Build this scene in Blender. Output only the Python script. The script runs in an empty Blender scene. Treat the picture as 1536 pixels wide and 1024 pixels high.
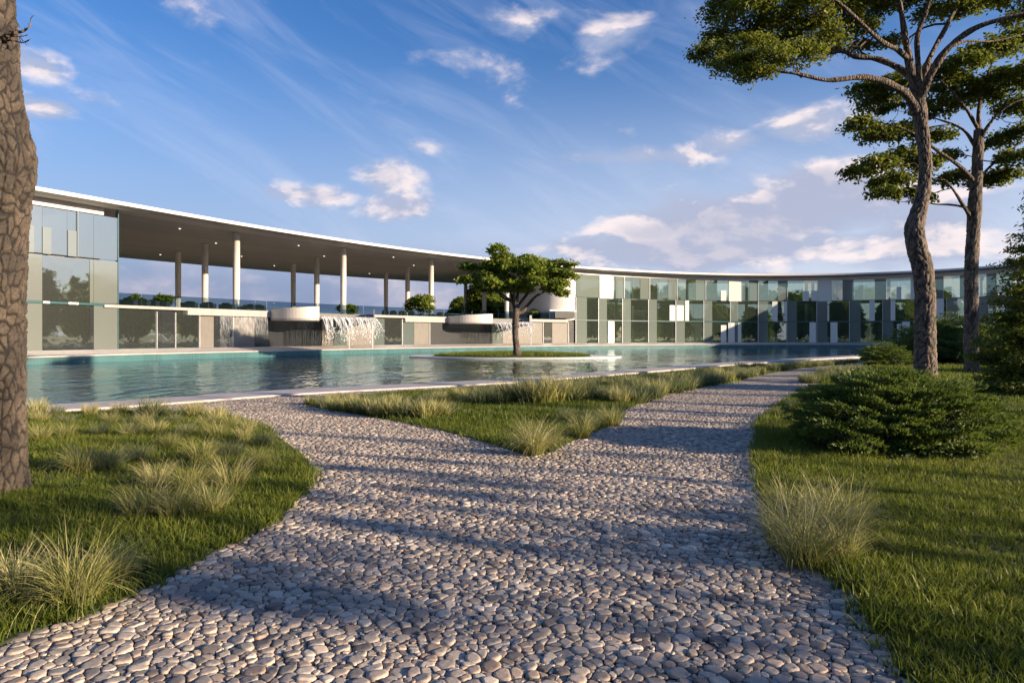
import bpy, math, random
import numpy as np
from mathutils import Vector
from mathutils.geometry import tessellate_polygon

random.seed(7)
RNG = np.random.default_rng(7)
scene = bpy.context.scene
COL = scene.collection
R = math.radians

# ------------------------------------------------------------------ camera
EYE = 1.65
cam_d = bpy.data.cameras.new('camera')
cam_d.sensor_width = 36.0
cam_d.lens = 24.0
cam_d.shift_y = -0.0049
cam_d.clip_start = 0.05
cam_d.clip_end = 8000
cam = bpy.data.objects.new('camera', cam_d)
cam.location = (0, 0, EYE)
cam.rotation_euler = (R(90), 0, 0)
COL.objects.link(cam)
scene.camera = cam

# ------------------------------------------------------------------ light
SUN_AZ = R(112)          # from +Y towards +X
SUN_EL = R(14)
sdir = Vector((math.sin(SUN_AZ) * math.cos(SUN_EL), math.cos(SUN_AZ) * math.cos(SUN_EL), math.sin(SUN_EL)))
sl = bpy.data.lights.new('sun', 'SUN')
sl.energy = 5.0
sl.angle = R(0.5)
sl.color = (1.0, 0.79, 0.56)
so = bpy.data.objects.new('sun', sl)
so.rotation_euler = sdir.to_track_quat('Z', 'Y').to_euler()
so.location = (40, -20, 30)
COL.objects.link(so)
scene.view_settings.view_transform = 'Standard'
scene.view_settings.look = 'None'
scene.view_settings.exposure = 1.02
scene.view_settings.gamma = 1.0


class NT:
    """small node-tree writer"""
    def __init__(s, tree):
        s.t = tree
        for n in list(tree.nodes):
            tree.nodes.remove(n)

    def n(s, typ, ins=None, **props):
        nd = s.t.nodes.new(typ)
        for k, v in props.items():
            setattr(nd, k, v)
        for k, v in (ins or {}).items():
            sock = nd.inputs[k]
            if isinstance(v, bpy.types.NodeSocket):
                s.t.links.new(v, sock)
            else:
                sock.default_value = v
        return nd

    def m(s, op, a, b=0.0, c=None, clamp=False):
        ins = {0: a, 1: b}
        if c is not None:
            ins[2] = c
        return s.n('ShaderNodeMath', ins, operation=op, use_clamp=clamp).outputs[0]

    def vm(s, op, a, b=None):
        nd = s.n('ShaderNodeVectorMath', {0: a} if b is None else {0: a, 1: b}, operation=op)
        return nd.outputs[1] if op in ('LENGTH', 'DOT_PRODUCT', 'DISTANCE') else nd.outputs[0]

    def mix(s, f, a, b, blend='MIX'):
        nd = s.n('ShaderNodeMix', data_type='RGBA', blend_type=blend)
        for i, v in ((0, f), (6, a), (7, b)):
            if isinstance(v, bpy.types.NodeSocket):
                s.t.links.new(v, nd.inputs[i])
            else:
                if i > 0 and len(v) == 3:
                    v = (*v, 1)
                nd.inputs[i].default_value = v
        return nd.outputs[2]

    def rng(s, v, a, b, c=0.0, d=1.0, smooth=True):
        nd = s.n('ShaderNodeMapRange', {0: v, 1: a, 2: b, 3: c, 4: d},
                 interpolation_type='SMOOTHSTEP' if smooth else 'LINEAR')
        return nd.outputs[0]

    def noise(s, vec, scale, detail=4, rough=0.55, dist=0.0):
        return s.n('ShaderNodeTexNoise', {'Vector': vec, 'Scale': scale, 'Detail': detail,
                                          'Roughness': rough, 'Distortion': dist}).outputs[0]


# ------------------------------------------------------------------ sky with clouds
def pa(x, y):
    """photo position -> (azimuth, elevation) used to place the cloud groups"""
    u = (x - 768) / 1024; v = (504.5 - y) / 1024
    return math.atan(u), math.atan(v / math.sqrt(1 + u * u))


world = bpy.data.worlds.new('World')
scene.world = world
world.use_nodes = True
w = NT(world.node_tree)
tc = w.n('ShaderNodeTexCoord').outputs['Generated']
sky = w.n('ShaderNodeTexSky', sky_type='NISHITA', sun_disc=False, sun_elevation=SUN_EL,
          sun_rotation=SUN_AZ, air_density=1.0, dust_density=0.6, ozone_density=2.2, altitude=300)
sx = w.n('ShaderNodeSeparateXYZ', {0: tc})
az = w.m('ARCTAN2', sx.outputs[0], sx.outputs[1])
el = w.m('ARCSINE', sx.outputs[2])
v2 = w.n('ShaderNodeCombineXYZ', {0: az, 1: el, 2: 0.0}).outputs[0]
# cloud groups: photo x, y, half width, half height, strength
groups = [
    (462, 292, 90, 24, 1.0), (580, 262, 75, 34, .85), (610, 310, 85, 26, .7), (690, 90, 115, 26, .56),
    (770, 35, 90, 36, .52), (905, 60, 85, 58, .6), (50, 95, 80, 30, .95), (70, 165, 70, 26, .8),
    (960, 238, 180, 22, .9), (1095, 215, 85, 25, .85), (1225, 185, 120, 40, 1.0),
    (1110, 335, 260, 56, 2.0), (1230, 295, 160, 60, 1.8), (1080, 372, 330, 40, 1.7), (1000, 345, 110, 34, 1.6), (890, 370, 150, 30, .95), (645, 222, 55, 20, .55),
    (1400, 340, 220, 80, 1.0), (400, 420, 420, 26, .6), (900, 405, 700, 26, .75), (200, 400, 200, 18, .55), (560, 440, 500, 30, .55),
    (150, 150, 55, 18, .5),
]
acc = None
for gx, gy, gw, gh, gs in groups:
    a0, e0 = pa(gx, gy)
    cc = 1 / (1 + ((gx - 768) / 1024) ** 2)
    aw, eh = gw / 1024 * cc, gh / 1024 * math.sqrt(cc)
    d = w.vm('SUBTRACT', v2, (a0, e0, 0))
    d = w.vm('MULTIPLY', d, (1 / aw, 1 / eh, 0))
    L = w.vm('LENGTH', d)
    g = w.rng(L, 1.35, 0.0, 0.0, gs)
    acc = g if acc is None else w.m('MAXIMUM', acc, g)
# clouds away from the picture (for reflections)
back = w.rng(sx.outputs[1], 0.25, -0.15, 0.0, 0.55)
band = w.rng(el, 0.75, 0.1, 0.0, 1.0)
acc = w.m('MAXIMUM', acc, w.m('MULTIPLY', back, band))


def cloudnoise(off):
    p = w.vm('ADD', w.vm('MULTIPLY', v2, (1.0, 1.9, 1.0)), off)
    a = w.noise(p, 7.0, 9, 0.56, 0.2)
    return a


n0 = cloudnoise((3.1, 1.7, 0))
n1 = cloudnoise((3.1 + 0.012, 1.7 + 0.03, 0))
dens = w.m('ADD', n0, w.m('MULTIPLY', w.m('SUBTRACT', acc, 1.0), 0.38))
alpha = w.rng(dens, 0.22, 0.50)
# side towards the light: density falls off that way -> bright
lit = w.rng(w.m('SUBTRACT', n0, n1), -0.03, 0.10)
core = w.rng(dens, 0.42, 0.72)
ccol = w.mix(lit, (2.6, 2.9, 3.9), (6.0, 5.2, 5.1))
ccol = w.mix(w.m('MULTIPLY', core, 0.7), ccol, (2.6, 2.75, 3.6))
# thin high streaks
st = w.noise(w.vm('MULTIPLY', w.n('ShaderNodeVectorRotate', {'Vector': v2, 'Angle': 0.45}, rotation_type='Z_AXIS').outputs[0], (1.0, 5.0, 1.0)), 3.2, 7, 0.6, 0.6)
st = w.m('MULTIPLY', w.rng(st, 0.44, 0.85), w.rng(el, 0.02, 0.3, 0.45, 0.30))
skyc = w.n('ShaderNodeHueSaturation', {'Saturation': 1.22, 'Value': 1.0, 'Color': sky.outputs[0]}).outputs[0]
skyc = w.mix(1.0, skyc, (.97, .94, 1.08), 'MULTIPLY')
skyc = w.mix(w.rng(el, .12, .5), skyc, w.mix(1.0, skyc, (.72, .86, .98), 'MULTIPLY'))
hzc = w.mix(w.rng(az, -.55, .35), (2.0, 2.35, 3.5), (3.9, 4.1, 5.0))
skyc = w.mix(w.rng(el, .42, .02, 0, .85), skyc, hzc)
low = w.m('MULTIPLY', w.rng(el, .15, .05, 0, .75), w.rng(az, .22, -.05))
low = w.m('MULTIPLY', low, w.rng(sx.outputs[1], 0.0, 0.3))
c1 = w.mix(st, skyc, (4.3, 4.5, 5.6))
c2 = w.mix(w.m('MULTIPLY', alpha, 0.93), c1, ccol)
c2 = w.mix(low, c2, w.mix(w.rng(n0, .4, .65), (1.3, 1.65, 2.7), (2.5, 2.5, 3.3)))
bg = w.n('ShaderNodeBackground', {'Color': c2, 'Strength': 0.088})
w.n('ShaderNodeOutputWorld', {'Surface': bg.outputs[0]})


# ------------------------------------------------------------------ helpers
def P(x, y, z=0.0):
    """photo position on the horizontal plane z -> world xy"""
    d = (EYE - z) * 1024 / (y - 504.5)
    return ((x - 768) / 1024 * d, d)


def PD(x, y, d):
    return ((x - 768) / 1024 * d, d, EYE + (504.5 - y) / 1024 * d)


def tag(o, label=None, cat=None, group=None, kind=None):
    if label: o['label'] = label
    if cat: o['category'] = cat
    if group: o['group'] = group
    if kind: o['kind'] = kind
    return o


def empty(name, loc, label, cat, group=None):
    o = bpy.data.objects.new(name, None)
    o.location = loc
    o.empty_display_size = .3
    COL.objects.link(o)
    return tag(o, label, cat, group)


def link(name, me, mat=None, parent=None):
    o = bpy.data.objects.new(name, me)
    if mat:
        me.materials.append(mat)
    COL.objects.link(o)
    if parent:
        o.parent = parent
    return o


def mesh_np(name, V, F, smooth=False, col=None, uv=None):
    """V (n,3); F (m,k) or a list of such arrays"""
    me = bpy.data.meshes.new(name)
    V = np.asarray(V, dtype=np.float32)
    Fs = [np.asarray(f, dtype=np.int32) for f in (F if isinstance(F, list) else [F]) if len(f)]
    me.vertices.add(len(V))
    me.vertices.foreach_set('co', V.ravel())
    lv = np.concatenate([f.ravel() for f in Fs])
    ls, tot, k = [], [], 0
    for f in Fs:
        m, c = f.shape
        ls.append(k + np.arange(m) * c); tot.append(np.full(m, c)); k += m * c
    ls = np.concatenate(ls).astype(np.int32); tot = np.concatenate(tot).astype(np.int32)
    me.loops.add(len(lv)); me.loops.foreach_set('vertex_index', lv)
    me.polygons.add(len(ls))
    me.polygons.foreach_set('loop_start', ls); me.polygons.foreach_set('loop_total', tot)
    me.polygons.foreach_set('use_smooth', np.full(len(ls), bool(smooth)))
    if col is not None:
        a = me.attributes.new('tone', 'FLOAT', 'POINT')
        a.data.foreach_set('value', np.asarray(col, dtype=np.float32))
    if uv is not None:
        l = me.uv_layers.new(name='UVMap')
        l.data.foreach_set('uv', np.asarray(uv, dtype=np.float32)[lv].ravel())
    me.update(calc_edges=True)
    me.validate()
    return me


class MB:
    def __init__(s): s.v = []; s.q = []; s.t = []; s.n = 0
    def add(s, V, Q=(), T=()):
        V = np.asarray(V, float)
        if len(Q): s.q.append(np.asarray(Q, int) + s.n)
        if len(T): s.t.append(np.asarray(T, int) + s.n)
        s.v.append(V); s.n += len(V)
    def mesh(s, name, smooth=False):
        F = []
        if s.q: F.append(np.concatenate(s.q))
        if s.t: F.append(np.concatenate(s.t))
        return mesh_np(name, np.concatenate(s.v), F, smooth)
    def box(s, c, h):
        c = np.array(c); h = np.array(h)
        V = [c + h * np.array((i, j, k)) for k in (-1, 1) for j in (-1, 1) for i in (-1, 1)]
        s.add(V, [(0, 2, 3, 1), (4, 5, 7, 6), (0, 1, 5, 4), (2, 6, 7, 3), (0, 4, 6, 2), (1, 3, 7, 5)])
    def hexa(s, a, b, o, z0, z1):
        """box over the segment a-b (xy) thickened by the vector o (xy)"""
        a, b, o = map(np.array, (a, b, o))
        q = [a, b, b + o, a + o]
        V = [(*p, z0) for p in q] + [(*p, z1) for p in q]
        s.add(V, [(0, 1, 5, 4), (1, 2, 6, 5), (2, 3, 7, 6), (3, 0, 4, 7), (0, 3, 2, 1), (4, 5, 6, 7)])
    def tube(s, pts, rad, seg=8, cap=True):
        pts = np.asarray(pts, float); n = len(pts)
        rad = np.broadcast_to(rad, (n,))
        t = np.gradient(pts, axis=0); t /= np.linalg.norm(t, axis=1)[:, None] + 1e-9
        up = np.array((0, 0, 1.)) if abs(t[0][2]) < .8 else np.array((1., 0, 0))
        V = []
        u = np.cross(t[0], up); u /= np.linalg.norm(u)
        for i in range(n):
            u = u - t[i] * np.dot(u, t[i]); u /= np.linalg.norm(u) + 1e-9
            wv = np.cross(t[i], u)
            for k in range(seg):
                a = 2 * math.pi * k / seg
                V.append(pts[i] + rad[i] * (math.cos(a) * u + math.sin(a) * wv))
        Q = [(i * seg + k, i * seg + (k + 1) % seg, (i + 1) * seg + (k + 1) % seg, (i + 1) * seg + k)
             for i in range(n - 1) for k in range(seg)]
        T = []
        if cap:
            V.append(pts[0]); V.append(pts[-1]); a0 = n * seg; b0 = a0 + 1
            T = [(a0, (k + 1) % seg, k) for k in range(seg)] + [(b0, (n - 1) * seg + k, (n - 1) * seg + (k + 1) % seg) for k in range(seg)]
        s.add(V, Q, T)


def smooth_line(pts, n):
    """Catmull-Rom resample"""
    p = np.asarray(pts, float)
    p = np.vstack([2 * p[0] - p[1], p, 2 * p[-1] - p[-2]])
    out = []
    m = len(p) - 3
    for i in range(m):
        for k in range(n):
            t = k / n
            a, b, c, d = p[i:i + 4]
            out.append(.5 * (2 * b + (c - a) * t + (2 * a - 5 * b + 4 * c - d) * t * t + (-a + 3 * b - 3 * c + d) * t ** 3))
    out.append(p[-2])
    return np.array(out)


def inside(px, py, poly):
    r = np.zeros(px.shape, bool)
    n = len(poly)
    for i in range(n):
        x0, y0 = poly[i]; x1, y1 = poly[(i + 1) % n]
        c = ((y0 > py) != (y1 > py))
        with np.errstate(divide='ignore', invalid='ignore'):
            xx = (x1 - x0) * (py - y0) / (y1 - y0 + 1e-12) + x0
        r ^= c & (px < xx)
    return r


def poly_mesh(name, loops, z, skirt=None):
    """flat polygon (first loop) with holes, z number or function; skirt = depth of side walls"""
    fz = z if callable(z) else (lambda x, y: z)
    flat = [p for l in loops for p in l]
    tris = tessellate_polygon([[Vector((p[0], p[1], 0)) for p in l] for l in loops])
    V = [(p[0], p[1], fz(p[0], p[1])) for p in flat]
    T = []
    for t in tris:
        a, b, c = (Vector(V[i]) for i in t)
        T.append(t if (b - a).cross(c - a).z > 0 else (t[0], t[2], t[1]))
    Fs = [np.array(T)]
    if skirt:
        n = len(V); nl = len(loops[0])
        V += [(x, y, zz - skirt) for x, y, zz in V[:nl]]
        Fs.append(np.array([(i, n + i, n + (i + 1) % nl, (i + 1) % nl) for i in range(nl)]))
    return mesh_np(name, V, Fs)


def fbm2(x, y, seed=0, oct=4, f=1.0):
    """cheap smooth noise from summed rotated sines"""
    r = np.random.default_rng(seed)
    s = np.zeros_like(x, dtype=float); a = 1.0; tot = 0
    for o in range(oct):
        for k in range(3):
            th = r.uniform(0, 6.28); ph = r.uniform(0, 6.28)
            s += a * np.sin((x * math.cos(th) + y * math.sin(th)) * f + ph + 1.3 * np.sin((x * math.sin(th) - y * math.cos(th)) * f * .7 + ph * 2))
            tot += a
        a *= .55; f *= 2.1
    return s / tot


# ------------------------------------------------------------------ materials
def mat(name):
    m = bpy.data.materials.new(name); m.use_nodes = True
    t = NT(m.node_tree)
    return m, t


def finish(t, surf):
    t.n('ShaderNodeOutputMaterial', {'Surface': surf})


def bsdf(t, color, rough=.6, normal=None, **k):
    ins = {'Base Color': color if isinstance(color, bpy.types.NodeSocket) else (*color, 1), 'Roughness': rough}
    if normal is not None: ins['Normal'] = normal
    for a, b in k.items(): ins[a.replace('_', ' ')] = b
    return t.n('ShaderNodeBsdfPrincipled', ins).outputs[0]


def bump(t, h, strength=.5, dist=.02, normal=None):
    ins = {'Height': h, 'Strength': strength, 'Distance': dist}
    if normal is not None: ins['Normal'] = normal
    return t.n('ShaderNodeBump', ins).outputs[0]


def plain(name, c, rough=.6, var=.12, scale=1.5, bmp=.1):
    m, t = mat(name)
    g = t.n('ShaderNodeNewGeometry').outputs['Position']
    n = t.noise(g, scale, 6, .6)
    n2 = t.noise(t.vm('MULTIPLY', g, (3, 3, .35)), scale, 4, .6)
    f = t.m('MULTIPLY', t.m('ADD', n, n2), .5)
    col = t.mix(t.rng(f, .3, .7), tuple(x * (1 - var) for x in c), tuple(min(1, x * (1 + var)) for x in c))
    nn = bump(t, t.noise(g, 40, 3), bmp, .005)
    finish(t, bsdf(t, col, rough, nn))
    return m


M = {}
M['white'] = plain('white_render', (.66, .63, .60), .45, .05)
M['coping'] = plain('coping_stone', (.44, .40, .375), .6, .13, 1.2, .3)
M['concrete'] = plain('smooth_concrete', (.33, .315, .30), .55, .1)
M['column'] = plain('column_paint', (.58, .54, .49), .4, .05)
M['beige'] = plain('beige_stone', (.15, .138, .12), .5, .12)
M['dark'] = plain('dark_void', (.03, .032, .035), .3, .3)
M['metal'] = plain('rail_metal', (.55, .55, .56), .3, .05)
M['blind'] = plain('pale_blind', (.62, .64, .59), .5, .03)

# soffit: thin boards following the curve (uv: along, across)
m, t = mat('soffit_boards'); M['soffit'] = m
uv = t.n('ShaderNodeTexCoord').outputs['UV']
s = t.n('ShaderNodeSeparateXYZ', {0: uv})
fr = t.m('FRACT', t.m('MULTIPLY', s.outputs[1], 1.1))
line = t.rng(fr, .0, .10)
brd = t.n('ShaderNodeTexWhiteNoise', {'W': t.m('FLOOR', t.m('MULTIPLY', s.outputs[1], 1.1))}, noise_dimensions='1D').outputs[0]
nz = t.noise(t.vm('MULTIPLY', uv, (.25, 5, 1)), 1.0, 5, .6)
c = t.mix(t.m('ADD', t.m('MULTIPLY', brd, .5), t.m('MULTIPLY', nz, .5)), (.40, .355, .315), (.60, .55, .50))
c = t.mix(line, (.04, .035, .03), c)
finish(t, bsdf(t, c, .5))


def glassy(name, base, gloss, rough=.02, tint=(.8, .88, .86), wob=.0006, fk=.5):
    m, t = mat(name)
    g = t.n('ShaderNodeNewGeometry').outputs['Position']
    nn = bump(t, t.noise(g, .5, 2), .25, wob * 60)
    d = t.n('ShaderNodeBsdfPrincipled', {'Base Color': (*base, 1), 'Roughness': .35, 'Normal': nn}).outputs[0]
    gl = t.n('ShaderNodeBsdfGlossy', {'Color': (*tint, 1), 'Roughness': rough, 'Normal': nn}).outputs[0]
    lw = t.n('ShaderNodeLayerWeight', {'Blend': .25}).outputs['Fresnel']
    f = t.m('ADD', gloss, t.m('MULTIPLY', lw, fk), clamp=True)
    finish(t, t.n('ShaderNodeMixShader', {0: f, 1: d, 2: gl}).outputs[0])
    return m


M['glass'] = glassy('coated_window_glass', (.022, .028, .022), .50)
M['glass2'] = glassy('darker_window_glass', (.012, .016, .02), .30)
M['frost'] = glassy('frosted_green_glass', (.085, .115, .105), .24, .10, fk=.2)
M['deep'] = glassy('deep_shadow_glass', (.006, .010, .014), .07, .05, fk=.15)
M['frost2'] = glassy('frosted_pale_glass', (.14, .16, .145), .24, .10, fk=.25)
M['teal_edge'] = glassy('teal_glass_edge', (.02, .10, .11), .15, .1)
m, t = mat('clear_balustrade_glass'); M['clear'] = m
tr = t.n('ShaderNodeBsdfTransparent', {'Color': (.60, .70, .76, 1)}).outputs[0]
gl = t.n('ShaderNodeBsdfGlossy', {'Color': (.8, .9, .95, 1), 'Roughness': .02}).outputs[0]
f = t.m('ADD', .10, t.m('MULTIPLY', t.n('ShaderNodeLayerWeight', {'Blend': .3}).outputs['Fresnel'], .5), clamp=True)
finish(t, t.n('ShaderNodeMixShader', {0: f, 1: tr, 2: gl}).outputs[0])

m, t = mat('see_through_glass'); M['see'] = m
g = t.n('ShaderNodeNewGeometry').outputs['Position']
nn = bump(t, t.noise(g, .4, 2), .25, .04)
tr = t.n('ShaderNodeBsdfTransparent', {'Color': (.70, .80, .72, 1)}).outputs[0]
gl = t.n('ShaderNodeBsdfGlossy', {'Color': (.80, .90, .86, 1), 'Roughness': .015, 'Normal': nn}).outputs[0]
f = t.m('ADD', .26, t.m('MULTIPLY', t.n('ShaderNodeLayerWeight', {'Blend': .25}).outputs['Fresnel'], .3), clamp=True)
df = t.n('ShaderNodeBsdfDiffuse', {'Color': (.21, .25, .20, 1)}).outputs[0]
trd = t.n('ShaderNodeMixShader', {0: .13, 1: tr, 2: df}).outputs[0]  # thin diffuse haze mixed in to lift the darks behind the pane
finish(t, t.n('ShaderNodeMixShader', {0: f, 1: trd, 2: gl}).outputs[0])
m, t = mat('translucent_green_glass'); M['veil'] = m
tr = t.n('ShaderNodeBsdfTransparent', {'Color': (.62, .74, .68, 1)}).outputs[0]
d = t.n('ShaderNodeBsdfPrincipled', {'Base Color': (.235, .275, .25, 1), 'Roughness': .12}).outputs[0]
finish(t, t.n('ShaderNodeMixShader', {0: .55, 1: tr, 2: d}).outputs[0])
# pool tile
m, t = mat('teal_pool_tile'); M['tile'] = m
g = t.n('ShaderNodeNewGeometry').outputs['Position']
br = t.n('ShaderNodeTexBrick', {'Vector': g, 'Color1': (.04, .11, .12, 1), 'Color2': (.055, .14, .15, 1), 'Mortar': (.10, .18, .18, 1), 'Scale': 3.0, 'Mortar Size': .02}).outputs[0]
c = t.mix(t.rng(t.noise(g, .6, 4), .35, .7), br, (.07, .17, .18))
finish(t, bsdf(t, c, .25))
m, t = mat('pool_floor_tile'); M['pfloor'] = m
g = t.n('ShaderNodeNewGeometry').outputs['Position']
c = t.mix(t.rng(t.noise(g, .35, 4), .3, .7), (.008, .12, .16), (.02, .20, .24))
finish(t, bsdf(t, c, .5))

# water
m, t = mat('pool_water'); M['water'] = m
g = t.n('ShaderNodeNewGeometry').outputs['Position']
h1 = t.noise(t.vm('MULTIPLY', g, (1.1, .42, 1)), 1.0, 2, .5, .4)
h2 = t.noise(t.vm('MULTIPLY', g, (1.3, .6, 1)), 3.2, 3, .5, .3)
calm = t.rng(t.noise(g, .10, 2), .35, .65, .35, 1.0)
h = t.m('ADD', h1, t.m('MULTIPLY', h2, .16))
nn = t.n('ShaderNodeBump', {'Height': h, 'Strength': t.m('MULTIPLY', calm, .8), 'Distance': .22}).outputs[0]
tr = t.n('ShaderNodeBsdfTransparent', {'Color': (.42, .74, .80, 1)}).outputs[0]
gl = t.n('ShaderNodeBsdfGlossy', {'Color': (.78, .90, .94, 1), 'Roughness': .03, 'Normal': nn}).outputs[0]
fr = t.n('ShaderNodeFresnel', {'IOR': 1.33, 'Normal': nn}).outputs[0]
finish(t, t.n('ShaderNodeMixShader', {0: t.m('MINIMUM', t.m('MULTIPLY', fr, 1.0), .93), 1: tr, 2: gl}).outputs[0])

m, t = mat('falling_water'); M['fall'] = m
tr = t.n('ShaderNodeBsdfTransparent', {'Color': (.95, .97, 1, 1)}).outputs[0]
d = t.n('ShaderNodeBsdfPrincipled', {'Base Color': (.82, .86, .88, 1), 'Roughness': .15}).outputs[0]
finish(t, t.n('ShaderNodeMixShader', {0: .82, 1: tr, 2: d}).outputs[0])
m, t = mat('thin_falling_sheet'); M['sheet'] = m
g = t.n('ShaderNodeNewGeometry').outputs['Position']
k = t.noise(t.vm('MULTIPLY', g, (7, 7, .35)), 1.0, 5, .7)
hz = t.rng(t.n('ShaderNodeSeparateXYZ', {0: g}).outputs[2], .5, 4.0, .12, .6)
tr = t.n('ShaderNodeBsdfTransparent').outputs[0]
d = t.n('ShaderNodeBsdfPrincipled', {'Base Color': (.80, .84, .88, 1), 'Roughness': .2}).outputs[0]
finish(t, t.n('ShaderNodeMixShader', {0: t.m('MULTIPLY', t.rng(k, .30, .95), hz), 1: tr, 2: d}).outputs[0])

# pebbles: own colour per stone from the stored tone
m, t = mat('river_pebbles'); M['pebble'] = m
tone = t.n('ShaderNodeAttribute', attribute_name='tone').outputs['Fac']
g = t.n('ShaderNodeNewGeometry').outputs['Position']
cr = t.n('ShaderNodeValToRGB', {0: tone})
ramp = cr.color_ramp
stops = [(0, (.13, .115, .105)), (.18, (.30, .265, .235)), (.36, (.54, .46, .375)), (.5, (.40, .35, .30)), (.62, (.62, .49, .37)),
         (.75, (.34, .25, .19)), (.86, (.62, .52, .41)), (1, (.72, .63, .52))]
ramp.elements[0].position = 0; ramp.elements[0].color = (*stops[0][1], 1)
ramp.elements[1].position = 1; ramp.elements[1].color = (*stops[-1][1], 1)
for p_, c_ in stops[1:-1]:
    e = ramp.elements.new(p_); e.color = (*c_, 1)
n = t.noise(g, 70, 5, .65)
n3 = t.noise(g, 1.3, 3, .5)
c = t.mix(t.rng(n, .3, .7), t.mix(.75, (0, 0, 0), cr.outputs[0]), cr.outputs[0])
c = t.mix(t.rng(n3, .3, .7, 0, .25), c, (.20, .16, .12))
finish(t, bsdf(t, c, .62, bump(t, t.noise(g, 120, 4, .7), .35, .004)))

# path bed under and beyond the modelled stones
m, t = mat('gravel_bed'); M['bed'] = m
g = t.n('ShaderNodeNewGeometry').outputs['Position']
g2 = t.vm('MULTIPLY', g, (1, 1.15, 0))
vo = t.n('ShaderNodeTexVoronoi', {'Vector': g2, 'Scale': 14.0, 'Randomness': .9})
ve = t.n('ShaderNodeTexVoronoi', {'Vector': g2, 'Scale': 14.0, 'Randomness': .9}, feature='DISTANCE_TO_EDGE').outputs[0]
sc = t.n('ShaderNodeSeparateXYZ', {0: vo.outputs['Color']}).outputs[0]
cr = t.n('ShaderNodeValToRGB', {0: sc})
cr.color_ramp.elements[0].color = (.22, .20, .19, 1); cr.color_ramp.elements[1].color = (.55, .48, .42, 1)
e = cr.color_ramp.elements.new(.5); e.color = (.40, .36, .32, 1)
c = t.mix(t.rng(ve, .0, .09), (.05, .045, .04), cr.outputs[0])
yy = t.n('ShaderNodeSeparateXYZ', {0: g}).outputs[1]
finish(t, bsdf(t, c, .75, bump(t, t.rng(ve, 0, .25), .9, .03)))
m, t = mat('dark_joint_grit'); M['grit'] = m
g = t.n('ShaderNodeNewGeometry').outputs['Position']
vo = t.n('ShaderNodeTexVoronoi', {'Vector': g, 'Scale': 60.0})
c = t.mix(t.n('ShaderNodeSeparateXYZ', {0: vo.outputs['Color']}).outputs[0], (.035, .033, .03), (.16, .145, .13))
finish(t, bsdf(t, c, .9, bump(t, vo.outputs['Distance'], .8, .01)))

# soil / turf
m, t = mat('turf_soil'); M['soil'] = m
g = t.n('ShaderNodeNewGeometry').outputs['Position']
c = t.mix(t.rng(t.noise(g, 2.5, 6, .7), .35, .65), (.020, .035, .010), (.045, .065, .018))
c = t.mix(t.rng(t.noise(g, 30, 3, .7), .55, .75), c, (.05, .035, .02))
finish(t, bsdf(t, c, .95, bump(t, t.noise(g, 25, 4, .7), .8, .03)))
m, t = mat('far_turf'); M['turf'] = m
g = t.n('ShaderNodeNewGeometry').outputs['Position']
c = t.mix(t.rng(t.noise(g, .3, 8, .75), .35, .65), (.035, .065, .015), (.075, .105, .03))
finish(t, bsdf(t, c, .95, bump(t, t.noise(g, 8, 5, .8), 1.0, .08)))


def leafmat(name, a, b, c_, transl=.35, rough=.5, tip=None):
    m, t = mat(name)
    tone = t.n('ShaderNodeAttribute', attribute_name='tone').outputs['Fac']
    oi = t.n('ShaderNodeObjectInfo').outputs['Random']
    g = t.n('ShaderNodeNewGeometry').outputs['Position']
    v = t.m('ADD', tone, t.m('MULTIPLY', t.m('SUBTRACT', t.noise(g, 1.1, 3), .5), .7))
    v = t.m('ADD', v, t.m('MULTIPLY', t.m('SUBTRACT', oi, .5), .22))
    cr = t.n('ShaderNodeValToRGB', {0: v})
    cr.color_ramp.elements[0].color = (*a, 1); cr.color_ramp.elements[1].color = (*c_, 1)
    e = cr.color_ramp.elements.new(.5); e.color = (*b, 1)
    d = bsdf(t, cr.outputs[0], rough, Specular_IOR_Level=.3)
    tl = t.n('ShaderNodeBsdfTranslucent', {'Color': t.mix(.5, cr.outputs[0], (.16, .20, .02))}).outputs[0]
    finish(t, t.n('ShaderNodeMixShader', {0: transl, 1: d, 2: tl}).outputs[0])
    return m


M['pine'] = leafmat('umbrella_pine_leaf', (.08, .115, .018), (.19, .22, .038), (.42, .39, .08), .5)
M['pine2'] = leafmat('yellow_green_leaf', (.09, .15, .02), (.23, .30, .04), (.46, .47, .08), .52)  # leaf's own colour, a lighter yellow-green than the pines
M['juniper'] = leafmat('juniper_needle', (.055, .10, .025), (.145, .21, .048), (.33, .36, .085), .38)
M['bush'] = leafmat('sage_bush_leaf', (.05, .075, .035), (.10, .13, .06), (.19, .20, .09), .3)
M['wood'] = leafmat('woodland_leaf', (.16, .24, .04), (.30, .38, .07), (.5, .5, .12), .68)
M['lawn'] = leafmat('lawn_blade', (.045, .075, .011), (.115, .16, .020), (.29, .31, .055), .44)
M['tuft'] = leafmat('ornamental_blade', (.12, .15, .035), (.40, .385, .13), (.82, .72, .42), .4)
M['tuft2'] = leafmat('sage_blade', (.08, .11, .04), (.19, .22, .10), (.46, .45, .26), .4)


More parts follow.
